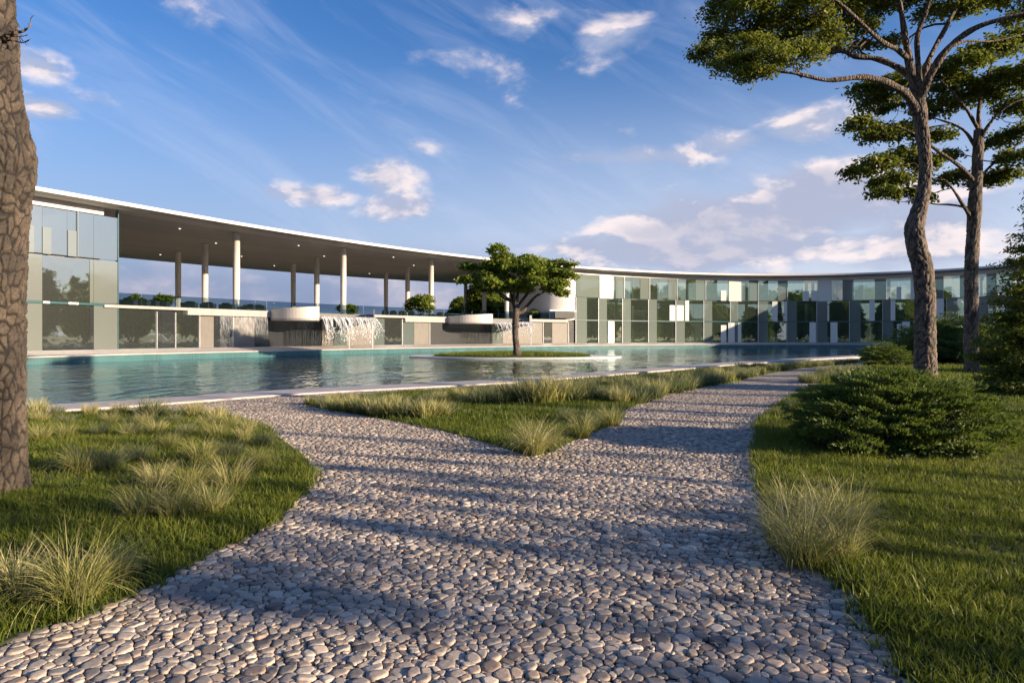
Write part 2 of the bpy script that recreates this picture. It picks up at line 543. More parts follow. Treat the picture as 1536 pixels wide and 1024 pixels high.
def barkmat(name, c0, c1, c2, sx_, sz, bs, dist):
    m, t = mat(name)
    o = t.n('ShaderNodeTexCoord').outputs['Object']
    wv = t.n('ShaderNodeTexNoise', {'Vector': o, 'Scale': 3.0, 'Detail': 3}).outputs['Color']
    o2 = t.vm('ADD', o, t.vm('MULTIPLY', wv, (.22, .22, .22)))
    p = t.vm('MULTIPLY', o2, (sx_, sx_, sz))
    ve = t.n('ShaderNodeTexVoronoi', {'Vector': p, 'Scale': 1.0}, feature='DISTANCE_TO_EDGE').outputs[0]
    vc = t.n('ShaderNodeTexVoronoi', {'Vector': p, 'Scale': 1.0})
    k = t.n('ShaderNodeSeparateXYZ', {0: vc.outputs['Color']}).outputs[0]
    fine = t.noise(t.vm('MULTIPLY', o, (1, 1, .5)), 30, 6, .7)
    c = t.mix(k, c1, c2)
    c = t.mix(t.rng(fine, .35, .7), t.mix(.55, c, (.02, .015, .012)), c)
    c = t.mix(t.rng(ve, .0, .12), c0, c)
    h = t.m('ADD', t.rng(ve, 0, .22), t.m('MULTIPLY', fine, .35))
    finish(t, bsdf(t, c, .9, bump(t, h, bs, dist)))
    return m


M['bark'] = barkmat('plated_pine_bark', (.018, .014, .012), (.16, .12, .09), (.30, .22, .165), 9, 5.5, 1.0, .05)
M['bark2'] = barkmat('furrowed_bark', (.03, .024, .02), (.15, .115, .09), (.26, .20, .155), 8, 1.6, 1.0, .05)
m, t = mat('hill_woodland'); M['hill'] = m
g = t.n('ShaderNodeNewGeometry').outputs['Position']
c = t.mix(t.rng(t.noise(g, .02, 8, .7), .35, .65), (.035, .055, .035), (.09, .11, .07))
finish(t, bsdf(t, c, 1.0))
m, t = mat('lit_downlight'); M['lamp'] = m
finish(t, t.n('ShaderNodeEmission', {'Color': (1, .86, .66, 1), 'Strength': 1.3}).outputs[0])

# ------------------------------------------------------------------ the curve of the building
ROOF_H = 12.4
xs = np.array([45, 176, 355, 500, 645, 760, 850, 1000, 1100, 1200, 1290, 1365, 1470])
ys = np.array([278, 301, 333, 356, 376, 389.5, 398, 407, 410.5, 411, 409, 405.5, 400])
pf = np.polyfit((xs - 768) / 700, ys, 4)


class Curve:
    def __init__(s, pts):
        s.p = np.asarray(pts)
        tg = np.gradient(s.p, axis=0); tg /= np.linalg.norm(tg, axis=1)[:, None]
        s.nrm = np.stack([-tg[:, 1], tg[:, 0]], 1)        # outward: away from the pool
        s.px = 768 + 1024 * s.p[:, 0] / s.p[:, 1]
        s.s = np.concatenate([[0], np.cumsum(np.linalg.norm(np.diff(s.p, axis=0), axis=1))])
    def off(s, o): return Curve(s.p + s.nrm * o)
    def at(s, px):
        return np.array([np.interp(px, s.px, s.p[:, 0]), np.interp(px, s.px, s.p[:, 1])])
    def n_at(s, px):
        return np.array([np.interp(px, s.px, s.nrm[:, 0]), np.interp(px, s.px, s.nrm[:, 1])])
    def s_at(s, px): return np.interp(px, s.px, s.s)
    def at_s(s, q): return np.array([np.interp(q, s.s, s.p[:, 0]), np.interp(q, s.s, s.p[:, 1])])
    def ns(s, q): return np.array([np.interp(q, s.s, s.nrm[:, 0]), np.interp(q, s.s, s.nrm[:, 1])])


pxs = np.linspace(-10, 1520, 120)
yy_ = np.polyval(pf, (pxs - 768) / 700)
dd = ROOF_H * 1024 / (504.5 - yy_)
edge_pts = np.stack([(pxs - 768) / 1024 * dd, dd], 1)
# continue past the frame on both sides
t0 = edge_pts[0] - edge_pts[1]; t0 /= np.linalg.norm(t0)
t1 = edge_pts[-1] - edge_pts[-2]; t1 /= np.linalg.norm(t1)
pre = [edge_pts[0] + t0 * 4 * k for k in range(3, 0, -1)]
post = [edge_pts[-1] + t1 * 4 * k for k in range(1, 7)]
edge = Curve(np.vstack([pre, edge_pts, post]))
FAC_OFF = 2.2
fac = edge.off(FAC_OFF)
Z0, Z1, Z2, Z3, ZS, ZR = .45, 4.6, 8.75, 12.9, 13.6, 14.05
ROOF_W = 41.0


def strip(a, b, q0, q1, z0, z1, n, flip=False):
    """curved solid between offsets a and b of the roof edge, arc q0..q1"""
    Q = np.linspace(q0, q1, n)
    V = []
    for q in Q:
        p = edge.at_s(q); nn = edge.ns(q)
        pa_, pb = p + nn * a, p + nn * b
        V += [(*pa_, z0), (*pb, z0), (*pb, z1), (*pa_, z1)]
    F = []
    for i in range(n - 1):
        o = i * 4
        for k in range(4):
            k2 = (k + 1) % 4
            F.append((o + k, o + k2, o + 4 + k2, o + 4 + k))
    F.append((0, 3, 2, 1)); e = (n - 1) * 4; F.append((e, e + 1, e + 2, e + 3))
    return np.array(V), np.array(F)


def strip_obj(name, a, b, q0, q1, z0, z1, n, mt, parent):
    V, F = strip(a, b, q0, q1, z0, z1, n)
    return link(name, mesh_np(name, V, F), mt, parent)


S_ALL0, S_ALL1 = edge.s[0], edge.s[-1]
bld = empty('pavilion_building', (0, 0, 0), 'long curved glass pavilion with thin white roof and open columned terrace behind the pool', 'building')
# roof: slab + soffit sheet
sq = np.linspace(S_ALL0, S_ALL1, 130)
S_SPLIT = edge.s_at(880)


def roofw(q):
    return ROOF_W if q < S_SPLIT else 14.0


V = []
sq = np.concatenate([sq[sq < S_SPLIT], [S_SPLIT - .01, S_SPLIT + .01], sq[sq > S_SPLIT]])
for q in sq:
    p = edge.at_s(q); nn = edge.ns(q)
    for o, z in ((0, ZS + .12), (roofw(q), ZS + .12), (roofw(q), ZR), (0, ZR)):
        V.append((*(p + nn * o), z))
F = [(4 * i + k, 4 * i + (k + 1) % 4, 4 * i + 4 + (k + 1) % 4, 4 * i + 4 + k) for i in range(len(sq) - 1) for k in range(4)]
F += [(0, 3, 2, 1), tuple(4 * (len(sq) - 1) + k for k in range(4))]
roof = link('roof', mesh_np('roof', V, np.array(F)), M['white'], bld)
V = []; U = []
for q in sq:
    p = edge.at_s(q); nn = edge.ns(q)
    for o in (.9, roofw(q) - .2):
        V.append((*(p + nn * o), ZS)); U.append((q, o))
F = [(2 * i, 2 * i + 1, 2 * i + 3, 2 * i + 2) for i in range(len(sq) - 1)]
sof = link('soffit', mesh_np('soffit', V, np.array(F), uv=U), M['soffit'], roof)
V = []   # sloping lip from the fascia to the soffit
for q in sq:
    p = edge.at_s(q); nn = edge.ns(q)
    V += [(*(p + nn * .05), ZS + .117), (*(p + nn * .9), ZS)]
link('soffit_lip', mesh_np('soffit_lip', V, np.array(F)), M['concrete'], roof)
s176, s863 = fac.s_at(176), fac.s_at(863)
e176, e863 = edge.s_at(176), edge.s_at(866)


def downlight(q, o):
    p = edge.at_s(q) + edge.ns(q) * o
    mb = MB()
    k = 10
    V = [(p[0] + .11 * math.cos(2 * math.pi * i / k), p[1] + .11 * math.sin(2 * math.pi * i / k), ZS - .01 - .04 * j) for j in (0, 1) for i in range(k)]
    V.append((p[0], p[1], ZS - .05))
    mb.add(V, [(i, (i + 1) % k, k + (i + 1) % k, k + i) for i in range(k)], [(2 * k, k + (i + 1) % k, k + i) for i in range(k)])
    link('downlight', mb.mesh('downlight'), M['lamp'], roof)


for i in range(9):
    q = e176 + 3 + (e863 - e176 - 8) * i / 8.5
    for o in ((7, 24) if i % 2 else (14, 32)):
        downlight(q + (o - 6) * .15, o)

# columns (groups of three running back from the edge)
cols = [(-31.9, 79), (-39.8, 88.5), (-47.2, 96.5), (-22.9, 92.7), (-29.6, 103.5), (-36.2, 113),
        (-12.5, 105.5), (-17.9, 117), (-24, 130), (-.9, 115.5), (-5.4, 133), (-9.9, 146)]
for k, (x, y) in enumerate(cols):
    mb = MB()
    r0 = .40
    mb.tube([(x, y, Z1 - .02), (x, y, Z1 + .1), (x, y, Z1 + .12), (x, y, (Z1 + ZS) / 2), (x, y, ZS - .12), (x, y, ZS - .1), (x, y, ZS - .005)],
            [r0 * 1.3, r0 * 1.3, r0 * .92, r0, r0, r0 * 1.15, r0 * 1.15], 20)
    link('column', mb.mesh('column', True), M['column'], bld)

# terrace slab, podium and main walls
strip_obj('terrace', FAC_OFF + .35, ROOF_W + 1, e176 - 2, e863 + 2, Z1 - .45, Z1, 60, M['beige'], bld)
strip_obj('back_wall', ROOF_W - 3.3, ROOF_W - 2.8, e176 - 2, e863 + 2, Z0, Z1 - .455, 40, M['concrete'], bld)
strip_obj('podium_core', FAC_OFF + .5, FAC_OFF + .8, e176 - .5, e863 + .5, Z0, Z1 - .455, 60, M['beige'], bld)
for q0, q1, nm in ((S_ALL0, e176 - .1, 'wing_core'), (e863 + 1.0, S_ALL1, 'wing_core')):
    if q0 < 50:
        strip_obj(nm, FAC_OFF + .35, 12, q0, q1, Z0, ZS - .02, 60, M['concrete'], bld)
    else:
        for za, zb in ((Z0 - .3, Z0 - .02), (Z1 - .12, Z1 + .12), (Z2 - .12, Z2 + .12)):
            strip_obj('floor_slab', FAC_OFF + .35, 12.5, q0, q1, za, zb, 60, M['concrete'], bld)
        strip_obj('inner_ceiling', FAC_OFF + .35, 12.5, q0, q1, ZS - .5, ZS - .02, 60, M['concrete'], bld)
        for k in range(9):
            qq = q0 + 4 + (q1 - q0) * k / 9
            for o_ in (6.0, 11.5):
                p_ = edge.at_s(qq) + edge.ns(qq) * o_
                mb = MB(); mb.tube([(*p_, Z0), (*p_, ZS - .5)], [.3, .3], 12)
                link('inner_column', mb.mesh('inner_column', True), M['column'], bld)
            if k % 3 == 1:
                strip_obj('inner_wall', 7.5, 7.8, qq + 1, qq + 6.5, Z0, ZS - .51, 6, M['beige'], bld)
    strip_obj('eaves_beam', FAC_OFF - .12, FAC_OFF + .34, q0, q1 + (.12 if q1 < 100 else 0), Z3, ZS - .01, 50, M['column'], bld)

# facade panels on the curve
def panel(name, x0, x1, z0, z1, off, th, mt, parent=None):
    a, b = fac.at(x0), fac.at(x1)
    n_ = -(fac.n_at((x0 + x1) / 2))
    mb = MB()
    mb.hexa(a + n_ * off, b + n_ * off, n_ * th, z0, z1)
    return link(name, mb.mesh(name), mt, parent or bld)


def window(x0, x1, z0, z1, mt='glass'):
    g_ = .04
    panel('window', x0 + .12, x1 - .12, z0 + g_, z1 - g_, -.05, .08, M[mt])


ROWS = [(Z0, Z1 - .12), (Z1 + .12, Z2 - .04), (Z2 + .04, Z3 - .02)]
# right wing: frosted strips in photo columns
fr_low = [863, 897, 933, 972, 1013, 1055, 1095, 1137, 1180, 1225, 1274, 1324, 1373, 1420, 1466, 1512]
fr_w = [17, 13, 13, 13, 14, 13, 12, 15, 15, 16, 17, 16, 16, 16, 16, 14]
fr_top = [(864, 899, 'frost'), (899, 919, 'blind'), (923, 936, 'frost'), (960, 974, 'frost'), (1002, 1015, 'frost'), (1043, 1058, 'frost'),
          (1093, 1112, 'blind'), (1124, 1137, 'frost'), (1167, 1181, 'frost'), (1227, 1247, 'blind'), (1264, 1280, 'frost'),
          (1312, 1329, 'frost'), (1366, 1378, 'blind'), (1400, 1415, 'frost'), (1440, 1455, 'frost'), (1480, 1494, 'frost')]
for r in (0, 1):
    z0, z1 = ROWS[r]
    for i, x in enumerate(fr_low):
        panel('frosted_panel', x, x + fr_w[i], z0, z1, -.02, .10, M['veil'])
        if i + 1 < len(fr_low):
            a, b = x + fr_w[i], fr_low[i + 1]
            mid = (a + b) / 2 + random.uniform(-2, 2)
            dark = (i * 3 + r) % 5 == 2
            window(a, mid, z0, z1, 'see'); window(mid, b, z0, z1, 'see')
for i, x in enumerate(fr_low):
    panel('mullion', x - .35, x + .35, Z0, Z2, .07, .10, M['metal'])
z0, z1 = ROWS[2]
prev = 864
for a, b, mt in fr_top:
    if a > prev + 1:
        m_ = (a + prev) / 2
        window(prev, m_, z0, z1, 'see'); window(m_, a, z0, z1, 'see')
    if mt == 'blind':
        panel('blind', a, b, z0 - .1, z1 + .25, .0, .13, M['blind'])
    else:
        panel('frosted_panel', a, b, z0, z1 - (.0 if mt == 'frost' else .6), -.02, .10, M['veil'])
    panel('mullion', b - .3, b + .3, z0, z1, .07, .10, M['metal'])
    prev = b
window(prev, 1519, z0, z1, 'see')
# white blinds behind / on the panes : x0, x1, row, low fraction, high fraction
blinds = [(1004, 1012, 1, 0, .76), (1014.5, 1025, 1, 0, .76), (1027.5, 1033, 1, 0, 1), (1158, 1166, 1, 0, 1), (1177, 1180, 1, 0, 1),
          (1240.8, 1243.5, 1, 0, .8), (1304, 1312, 1, 0, 1), (1336, 1343, 1, 0, 1), (1404, 1416, 1, 0, 1),
          (1081, 1089, 2, 0, .5), (1204, 1213, 2, 0, .48), (1217, 1226.3, 2, 0, .5), (1345, 1352, 2, 0, .6),
          (911.5, 921, 0, 0, 1), (1081, 1089, 0, 0, .86), (1092, 1101.5, 0, 0, .98), (1106.5, 1111.5, 0, 0, .98),
          (1214, 1223.5, 0, 0, 1), (1245.5, 1256, 0, 0, 1), (1345.5, 1352, 0, 0, .9), (1353, 1365, 0, 0, 1)]
for a, b, r, f0, f1 in blinds:
    z0, z1 = ROWS[r]
    panel('blind', a, b, z0 + (z1 - z0) * f0, z0 + (z1 - z0) * f1, .088, .04, M['blind'])
strip_obj('floor_band', FAC_OFF - .16, FAC_OFF + .34, e863 + 1.2, S_ALL1, Z1 - .1, Z1 + .1, 60, M['teal_edge'], bld)
# left wing : three storeys, irregular patchwork
M['frost'], frost_keep = M['frost2'], M['frost']
lw = [(-60, 2), (2, 34), (34, 63), (63, 134), (134, 140), (140, 176)]
kinds = {0: ['frost', 'glass', 'frost', 'glass', 'glass2', 'frost'],
         1: ['glass', 'glass', 'frost', 'glass', 'frost2', 'frost2'],
         2: ['glass', 'glass', 'glass', 'glass', 'glass', 'glass']}
for r in (0, 1):
    for i, (a, b) in enumerate(lw):
        k_ = kinds[r][i]
        if k_.startswith('glass'): window(a, b, *ROWS[r], k_)
        else: panel('frosted_panel', a + .2, b - .2, ROWS[r][0], ROWS[r][1], -.05, .10, M[k_])
zz0, zz1 = ROWS[2]
for a, b in ((-60, 0), (0, 34), (34, 63), (63, 100), (100, 115), (115, 140), (140, 176)):
    window(a, b, zz0, zz1)
for a, b in ((63, 76), (101, 114), (34, 50)):
    panel('frosted_panel', a, b, zz0, zz0 + 2.3, .06, .05, M['frost'])
strip_obj('floor_band', FAC_OFF - .16, FAC_OFF + .3, S_ALL0, e176, Z1 - .1, Z1 + .1, 20, M['teal_edge'], bld)
M['frost'] = frost_keep
panel('blind', 63, 73, Z1 - .1, Z1 + .1, .17, .03, M['blind'])
panel('blind', 101, 116, Z1 - .1, Z1 + .1, .17, .03, M['blind'])
panel('mullion', 114.5, 116.3, zz0, zz1, .05, .12, M['frost2'])
panel('mullion', 176, 177.2, Z0, ZS - .02, -.3, .42, M['teal_edge'])

# rounded white end wall of the right wing
cpos = fac.at(863); nn = fac.n_at(863); tg = np.array([nn[1], -nn[0]])
mb = MB()
arc = [cpos + tg * (-.0) + tg * (-5.0 * math.sin(a)) + nn * (4.6 * (1 - math.cos(a))) for a in np.linspace(0, math.pi / 2, 14)]
arc += [arc[-1] + nn * k for k in (3, 6, 9)]
cpt = [p + tg * .5 + nn * .3 for p in arc]
V = [(*p, z) for z in (Z1, ZS - .02) for p in arc]
n_ = len(arc)
mb.add(V, [(i, i + 1, n_ + i + 1, n_ + i) for i in range(n_ - 1)])
link('rounded_end_wall', mb.mesh('rounded_end_wall', True), M['white'], bld)
mb = MB(); o_ = fac.at(846)
mb.hexa(fac.at(831) - nn * .3, fac.at(860) - nn * .3, nn * 2.0, Z1 + .3, Z1 + 1.5)
link('kiosk_window', mb.mesh('kiosk_window'), M['glass2'], bld)
mb = MB()
mb.hexa(fac.at(822) - nn * .5, fac.at(862) - nn * .5, nn * 2.6, Z1 + 1.5, Z1 + 1.7)
link('kiosk_slab', mb.mesh('kiosk_slab'), M['white'], bld)

# podium face
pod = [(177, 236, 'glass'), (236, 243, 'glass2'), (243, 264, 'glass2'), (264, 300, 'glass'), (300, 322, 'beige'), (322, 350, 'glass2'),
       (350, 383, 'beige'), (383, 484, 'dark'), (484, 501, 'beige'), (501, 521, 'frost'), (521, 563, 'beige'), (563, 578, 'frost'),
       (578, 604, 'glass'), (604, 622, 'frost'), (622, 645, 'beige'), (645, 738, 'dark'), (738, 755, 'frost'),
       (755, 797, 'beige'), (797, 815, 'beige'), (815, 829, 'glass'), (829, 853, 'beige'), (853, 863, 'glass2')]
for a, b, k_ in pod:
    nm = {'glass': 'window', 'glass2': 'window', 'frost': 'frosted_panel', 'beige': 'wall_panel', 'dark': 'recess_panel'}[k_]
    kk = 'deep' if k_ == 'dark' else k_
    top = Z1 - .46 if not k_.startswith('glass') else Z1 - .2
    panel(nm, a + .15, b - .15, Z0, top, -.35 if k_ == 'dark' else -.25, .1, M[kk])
for x in (236, 264, 300, 350, 604, 645, 815, 853):
    panel('mullion', x - .35, x + .35, Z0, Z1 - .47, -.1, .08, M['metal'])
# concrete fascia band along terrace edge
for a, b, th in ((176, 300, .25), (300, 430, .7), (563, 622, .3), (622, 690, .85), (797, 863, .45)):
    V, F = strip(FAC_OFF - .25, FAC_OFF + .33, edge.s_at(a), edge.s_at(b), Z1 - th, Z1 + .03, 14)
    link('terrace_fascia', mesh_np('terrace_fascia', V, F), M['concrete'], bld)


def on(px, off, z):
    """point by photo column on the facade curve, pushed out over the pool by off"""
    q = px
    for _ in range(8):
        p = fac.at(q) - fac.n_at(q) * off
        q -= (768 + 1024 * p[0] / p[1] - px) * .9
    return (p[0], p[1], z)


def balcony(x0, x1, out, z0, z1, slab_z, rise):
    """curved white parapet swinging out over the pool to a spout"""
    mb = MB(); sl_ = MB()
    n = 16
    pts = []
    for i in range(n):
        u = i / (n - 1)
        px = x0 + (x1 - x0) * u
        off = .2 + out * math.sin(u * math.pi / 2) ** .8
        pts.append(on(px, off, 0))
    A = np.array(pts)
    for i in range(n - 1):
        a, b = A[i][:2], A[i + 1][:2]
        d = b - a; d /= np.linalg.norm(d); o = np.array([-d[1], d[0]]) * .3
        u = i / (n - 1)
        zt = z1 + rise * u
        mb.hexa(a, b, o, z0, zt)
        q = on(x0 + (x1 - x0) * u, -.2, 0)[:2]; q2 = on(x0 + (x1 - x0) * (i + 1) / (n - 1), -.2, 0)[:2]
        V = [(*a, slab_z), (*b, slab_z), (*q2, slab_z), (*q, slab_z), (*a, z0 - .005), (*b, z0 - .005), (*q2, z0 - .005), (*q, z0 - .005)]
        sl_.add(V, [(0, 3, 2, 1), (4, 5, 6, 7), (0, 1, 5, 4), (1, 2, 6, 5), (2, 3, 7, 6), (3, 0, 4, 7)])
    bal = empty_child('balcony', bld)
    link('parapet', mb.mesh('parapet'), M['column'], bal)
    link('slab', sl_.mesh('slab'), M['concrete'], bal)
    return A


def empty_child(name, parent):
    o = bpy.data.objects.new(name, None); COL.objects.link(o); o.parent = parent
    return o


balcony(406, 479, 5.0, Z1 - .85, Z1 + .22, Z1 - 1.1, .35)
balcony(672, 739, 5.0, Z1 - .80, Z1 + .15, Z1 - 1.0, .35)


def spout(x0, x1, out, z):
    a, b = on(x0, out, 0)[:2], on(x1, out, 0)[:2]
    c_, d_ = on(x1, -.3, 0)[:2], on(x0, -.3, 0)[:2]
    mb = MB()
    V = [(*p, zz) for zz in (z - .3, z) for p in (a, b, c_, d_)]
    mb.add(V, [(0, 3, 2, 1), (4, 5, 6, 7), (0, 1, 5, 4), (1, 2, 6, 5), (2, 3, 7, 6), (3, 0, 4, 7)])
    link('water_spout', mb.mesh('water_spout'), M['white'], bld)
    # upstand on the far side
    mb = MB()
    a, b, c_, d_ = map(np.array, (a, b, c_, d_))
    mb.hexa(b, c_, (a - b) / np.linalg.norm(a - b) * .2, z + .003, z + 1.0)
    link('spout_screen', mb.mesh('spout_screen'), M['frost2'], bld)
    return a, b


sp1 = spout(480, 562, 5.0, Z1 - .52)
sp2 = spout(739, 797, 5.0, Z1 - .62)
mb = MB(); q = on(796, 4.9, 0); mb.box((q[0], q[1], Z1 - .1), (.18, .18, .55)); link('spout_post', mb.mesh('spout_post'), M['white'], bld)


def waterfall(a, b, z, n, reach, lo, label, seed):
    r = random.Random(seed)
    mb = MB()
    out = -np.array(fac.n_at(520))
    for i in range(n):
        u = (i + r.uniform(-.4, .4)) / n
        p = a + (b - a) * max(0, min(1, u))
        gap = math.sin(u * 17 + 1) * .5 + .5
        L = r.uniform(.45, 1.0) * (.65 + .35 * gap)
        drop = (z - lo) * L
        vx = reach * r.uniform(.7, 1.3)
        drift = r.uniform(-.25, .55)
        T = np.linspace(0, 1, 9)
        base = r.uniform(.025, .06)
        pts = [(p[0] + out[0] * vx * tt ** .6 + drift * tt, p[1] + out[1] * vx * tt ** .6, z - drop * tt ** 1.5) for tt in T]
        rad = [base * (1 - .55 * tt) * r.uniform(.7, 1.3) for tt in T]
        mb.tube(pts, rad, 5)
        for k in range(4):     # droplets
            e = pts[-1]
            c0 = (e[0] + r.uniform(-.25, .3), e[1] + r.uniform(-.2, .2), e[2] - r.uniform(.05, 1.1))
            mb.tube([(c0[0], c0[1], c0[2] + .09), c0, (c0[0], c0[1], c0[2] - .07)], [.01, r.uniform(.02, .05), .01], 4)
    for u in (.42, .86):
        p = a + (b - a) * u
        mb.tube([(p[0] + out[0] * reach, p[1] + out[1] * reach, zz) for zz in np.linspace(z - .6, .05, 8)], [.05] * 8, 5)
    o = link('waterfall', mb.mesh('waterfall', True), M['fall'])
    tag(o, label, 'waterfall')


waterfall(sp1[0], sp1[1], Z1 - .56, 110, .9, 1.6, 'wide waterfall streaming in white strands off the larger central spout', 3)
waterfall(sp2[0], sp2[1], Z1 - .66, 60, .9, 2.1, 'smaller waterfall off the spout behind the island tree', 4)


def sheet_fall(x0, x1, off, zt, zb, label):
    n = 20
    V = []
    for i in range(n):
        px = x0 + (x1 - x0) * i / (n - 1)
        for z, o in ((zt, off), ((zt + zb) / 2, off + .25), (zb, off + .45)):
            V.append(on(px, o + .04 * math.sin(px), z))
    F = [(i * 3 + k, i * 3 + 3 + k, i * 3 + 4 + k, i * 3 + 1 + k) for i in range(n - 1) for k in range(2)]
    me = mesh_np('water_curtain', V, np.array(F), True)
    o = link('water_curtain', me, M['sheet'])
    tag(o, label, 'waterfall')


sheet_fall(330, 402, .30, Z1 - .75, Z0, 'thin misty curtain of water below the pale terrace band left of the balcony')

# balustrade and handrail on the terrace
bal = empty_child('balustrade', bld)
q0, q1 = edge.s_at(177), edge.s_at(862)
nb = 20
for i in range(nb):
    a, b = q0 + (q1 - q0) * i / nb + .04, q0 + (q1 - q0) * (i + 1) / nb - .04
    V, F = strip(FAC_OFF + .12, FAC_OFF + .15, a, b, Z1 + .035, Z1 + 1.2, 4)
    link('glass_pane', mesh_np('glass_pane', V, F), M['clear'], bal)
mb = MB()
for (x0, x1, o) in ((355, 432, 1.2), (622, 740, 1.2)):
    T = np.linspace(x0, x1, 12)
    for hz_ in (.55,):
        mb.tube([on(x, -o, Z1 + hz_) for x in T], [.045] * 12, 6)
    for x in T[::4]:
        mb.tube([on(x, -o, Z1), on(x, -o, Z1 + 1.15)], [.04, .04], 6)
link('handrail', mb.mesh('handrail'), M['metal'], bld)

# ------------------------------------------------------------------ pool
pool_far = edge.off(-4.0)
far_pts = [tuple(pool_far.at(px)) for px in np.linspace(-5, 1405, 70)]
near_px = [(60, 607.2), (230, 597), (355, 588.5), (450, 583), (575, 577), (700, 571), (780, 566), (850, 561), (925, 555.5), (1000, 550), (1065, 545),
           (1130, 541), (1210, 537), (1290, 533.6)]
near = [P(x, y, .05) for x, y in near_px]
near = [(-44, 4), (-32, 6.5), (-22, 9.2), (-15.5, 12.4)] + near + [(35.5, 66), (45, 80), (56, 95), (66, 105)]
near = smooth_line(near, 5)
out_ = [tuple(p) for p in near] + [tuple(p) for p in reversed(far_pts)] + [(-54, 38), (-53, 18)]
outline = np.array(out_)
c_ = outline.mean(0)


def copz(x, y):
    k = max(0, min(1, (y - 45) / 15))
    return .05 + .10 * k * k * (3 - 2 * k)


def offset_loop(L, d):
    L = np.asarray(L)
    t_ = np.roll(L, -1, 0) - np.roll(L, 1, 0)
    t_ /= np.linalg.norm(t_, axis=1)[:, None]
    nrm = np.stack([t_[:, 1], -t_[:, 0]], 1)
    area = .5 * np.sum(L[:, 0] * np.roll(L[:, 1], -1) - np.roll(L[:, 0], -1) * L[:, 1])
    if area < 0: nrm = -nrm
    return L + nrm * d


cop_out = offset_loop(outline, 1.55)
WZ = -.5
n = len(outline)
V = []
for (a, b), (c, d) in zip(outline, cop_out):
    z = copz(a, b); zo = copz(a, b)
    V += [(a, b, z - .10), (a, b, z), (c, d, zo), (c, d, zo - .25)]
F = []
for i in range(n):
    j = (i + 1) % n
    for k in range(3):
        F.append((4 * i + k, 4 * j + k, 4 * j + k + 1, 4 * i + k + 1))
me = mesh_np('pool_coping', V, np.array(F))
tag(link('pool_coping', me, M['coping']), kind='structure')
V = []
ins_ = offset_loop(outline, .06)
for (a, b), (c, d) in zip(ins_, outline):
    z = copz(c, d)
    V += [(a, b, z - .09), (a, b, -1.75)]
F = [(2 * i, 2 * i + 1, 2 * ((i + 1) % n) + 1, 2 * ((i + 1) % n)) for i in range(n)]
tag(link('pool_wall', mesh_np('pool_wall', V, np.array(F)), M['tile']), kind='structure')
tag(link('pool_floor', poly_mesh('pool_floor', [[tuple(p) for p in offset_loop(outline, .3)]], -1.7), M['pfloor']), kind='structure')
tag(link('pool_water', poly_mesh('pool_water', [[tuple(p) for p in offset_loop(outline, .05)]], WZ), M['water']), kind='structure')

# island
isl = np.array([(.3 + 10.7 * math.cos(a) * (1 + .05 * math.cos(2 * a + .5)), 72 + 6.6 * math.sin(a)) for a in np.linspace(0, 2 * math.pi, 64, endpoint=False)])
isl_o = empty('pool_island', (0, 0, 0), 'low white oval island with grass in the middle of the pool', 'island')
me = poly_mesh('rim', [[tuple(p) for p in isl]], -.40, skirt=.3)
link('rim', me, M['white'], isl_o)
inner = np.array([(.0 + 8.3 * math.cos(a), 71.6 + 4.6 * math.sin(a)) for a in np.linspace(0, 2 * math.pi, 48, endpoint=False)])
V = []; F = []
for k, f_ in enumerate((1, .85, .5, .0)):
    for p in inner:
        q = (p - (0, 71.6)) * f_ + (0, 71.6)
        V.append((q[0], q[1], -.395 + .30 * (1 - f_ ** 2)))
for k in range(3):
    for i in range(48):
        j = (i + 1) % 48
        F.append((k * 48 + i, k * 48 + j, k * 48 + 48 + j, k * 48 + 48 + i))
link('turf', mesh_np('turf', V, np.array(F), True), M['turf'], isl_o)

# far deck between pool and building
Q = np.linspace(edge.s_at(-10), S_ALL1, 80)
V = []
for q in Q:
    p = edge.at_s(q); nn = edge.ns(q)
    V += [(*(p - nn * 2.6), .155), (*(p + nn * .2), .44), (*(p + nn * 3.0), .44)]
F = [(3 * i + k, 3 * i + 1 + k, 3 * i + 4 + k, 3 * i + 3 + k) for i in range(len(Q) - 1) for k in (0, 1)]
tag(link('deck', mesh_np('deck', V, np.array(F)), M['coping']), kind='structure')

# ------------------------------------------------------------------ ground, path, beds
big = [(-2500, -900), (2500, -900), (2500, 3500), (-2500, 3500)]
gl_ = [tuple(p) for p in offset_loop(outline, 1.4)]
tag(link('ground', poly_mesh('ground', [big, gl_], -.045), M['turf']), kind='structure')


def PP(L): return [P(x, y) for x, y in L]


left_edge = smooth_line([(-4.2, .8), (-3.4, 1.9)] + PP([(0, 966), (110, 926), (208, 888), (327, 825), (401, 788), (445, 748), (466, 722), (464, 700), (449, 680),
                                              (415, 654), (386, 638), (327, 622), (223, 616), (37, 621)]) + [(-15, 11.4)], 6)
left_lawn = [tuple(p) for p in left_edge] + [(-22, 7.2), (-32, 4.6), (-32, .8)]
cb = PP([(456, 607), (491, 614), (585, 630), (677, 649), (745, 668), (780, 679), (812, 681), (836, 672), (873, 654), (921, 636), (938, 620),
         (945, 611), (1004, 590), (1088, 574), (1157, 559), (1210, 551), (1282, 544)])
cb2 = PP([(1282, 541.5), (1130, 549), (1000, 558.5), (900, 566.5), (780, 578), (700, 583), (560, 592), (480, 599)])
mid_bed = [tuple(p) for p in smooth_line(cb, 5)] + [tuple(p) for p in smooth_line(cb2, 4)]
right_edge = smooth_line([(2.9, .5), (2.1, 2.2)] + PP([(1365, 1019), (1335, 966), (1288, 902), (1258, 868), (1200, 845), (1165, 815), (1147, 765), (1140, 720), (1133, 685), (1133, 655),
                         (1142, 632), (1162, 609), (1195, 590), (1241, 573), (1285, 557), (1325, 547)]) + [(27, 46), (36, 60)], 6)
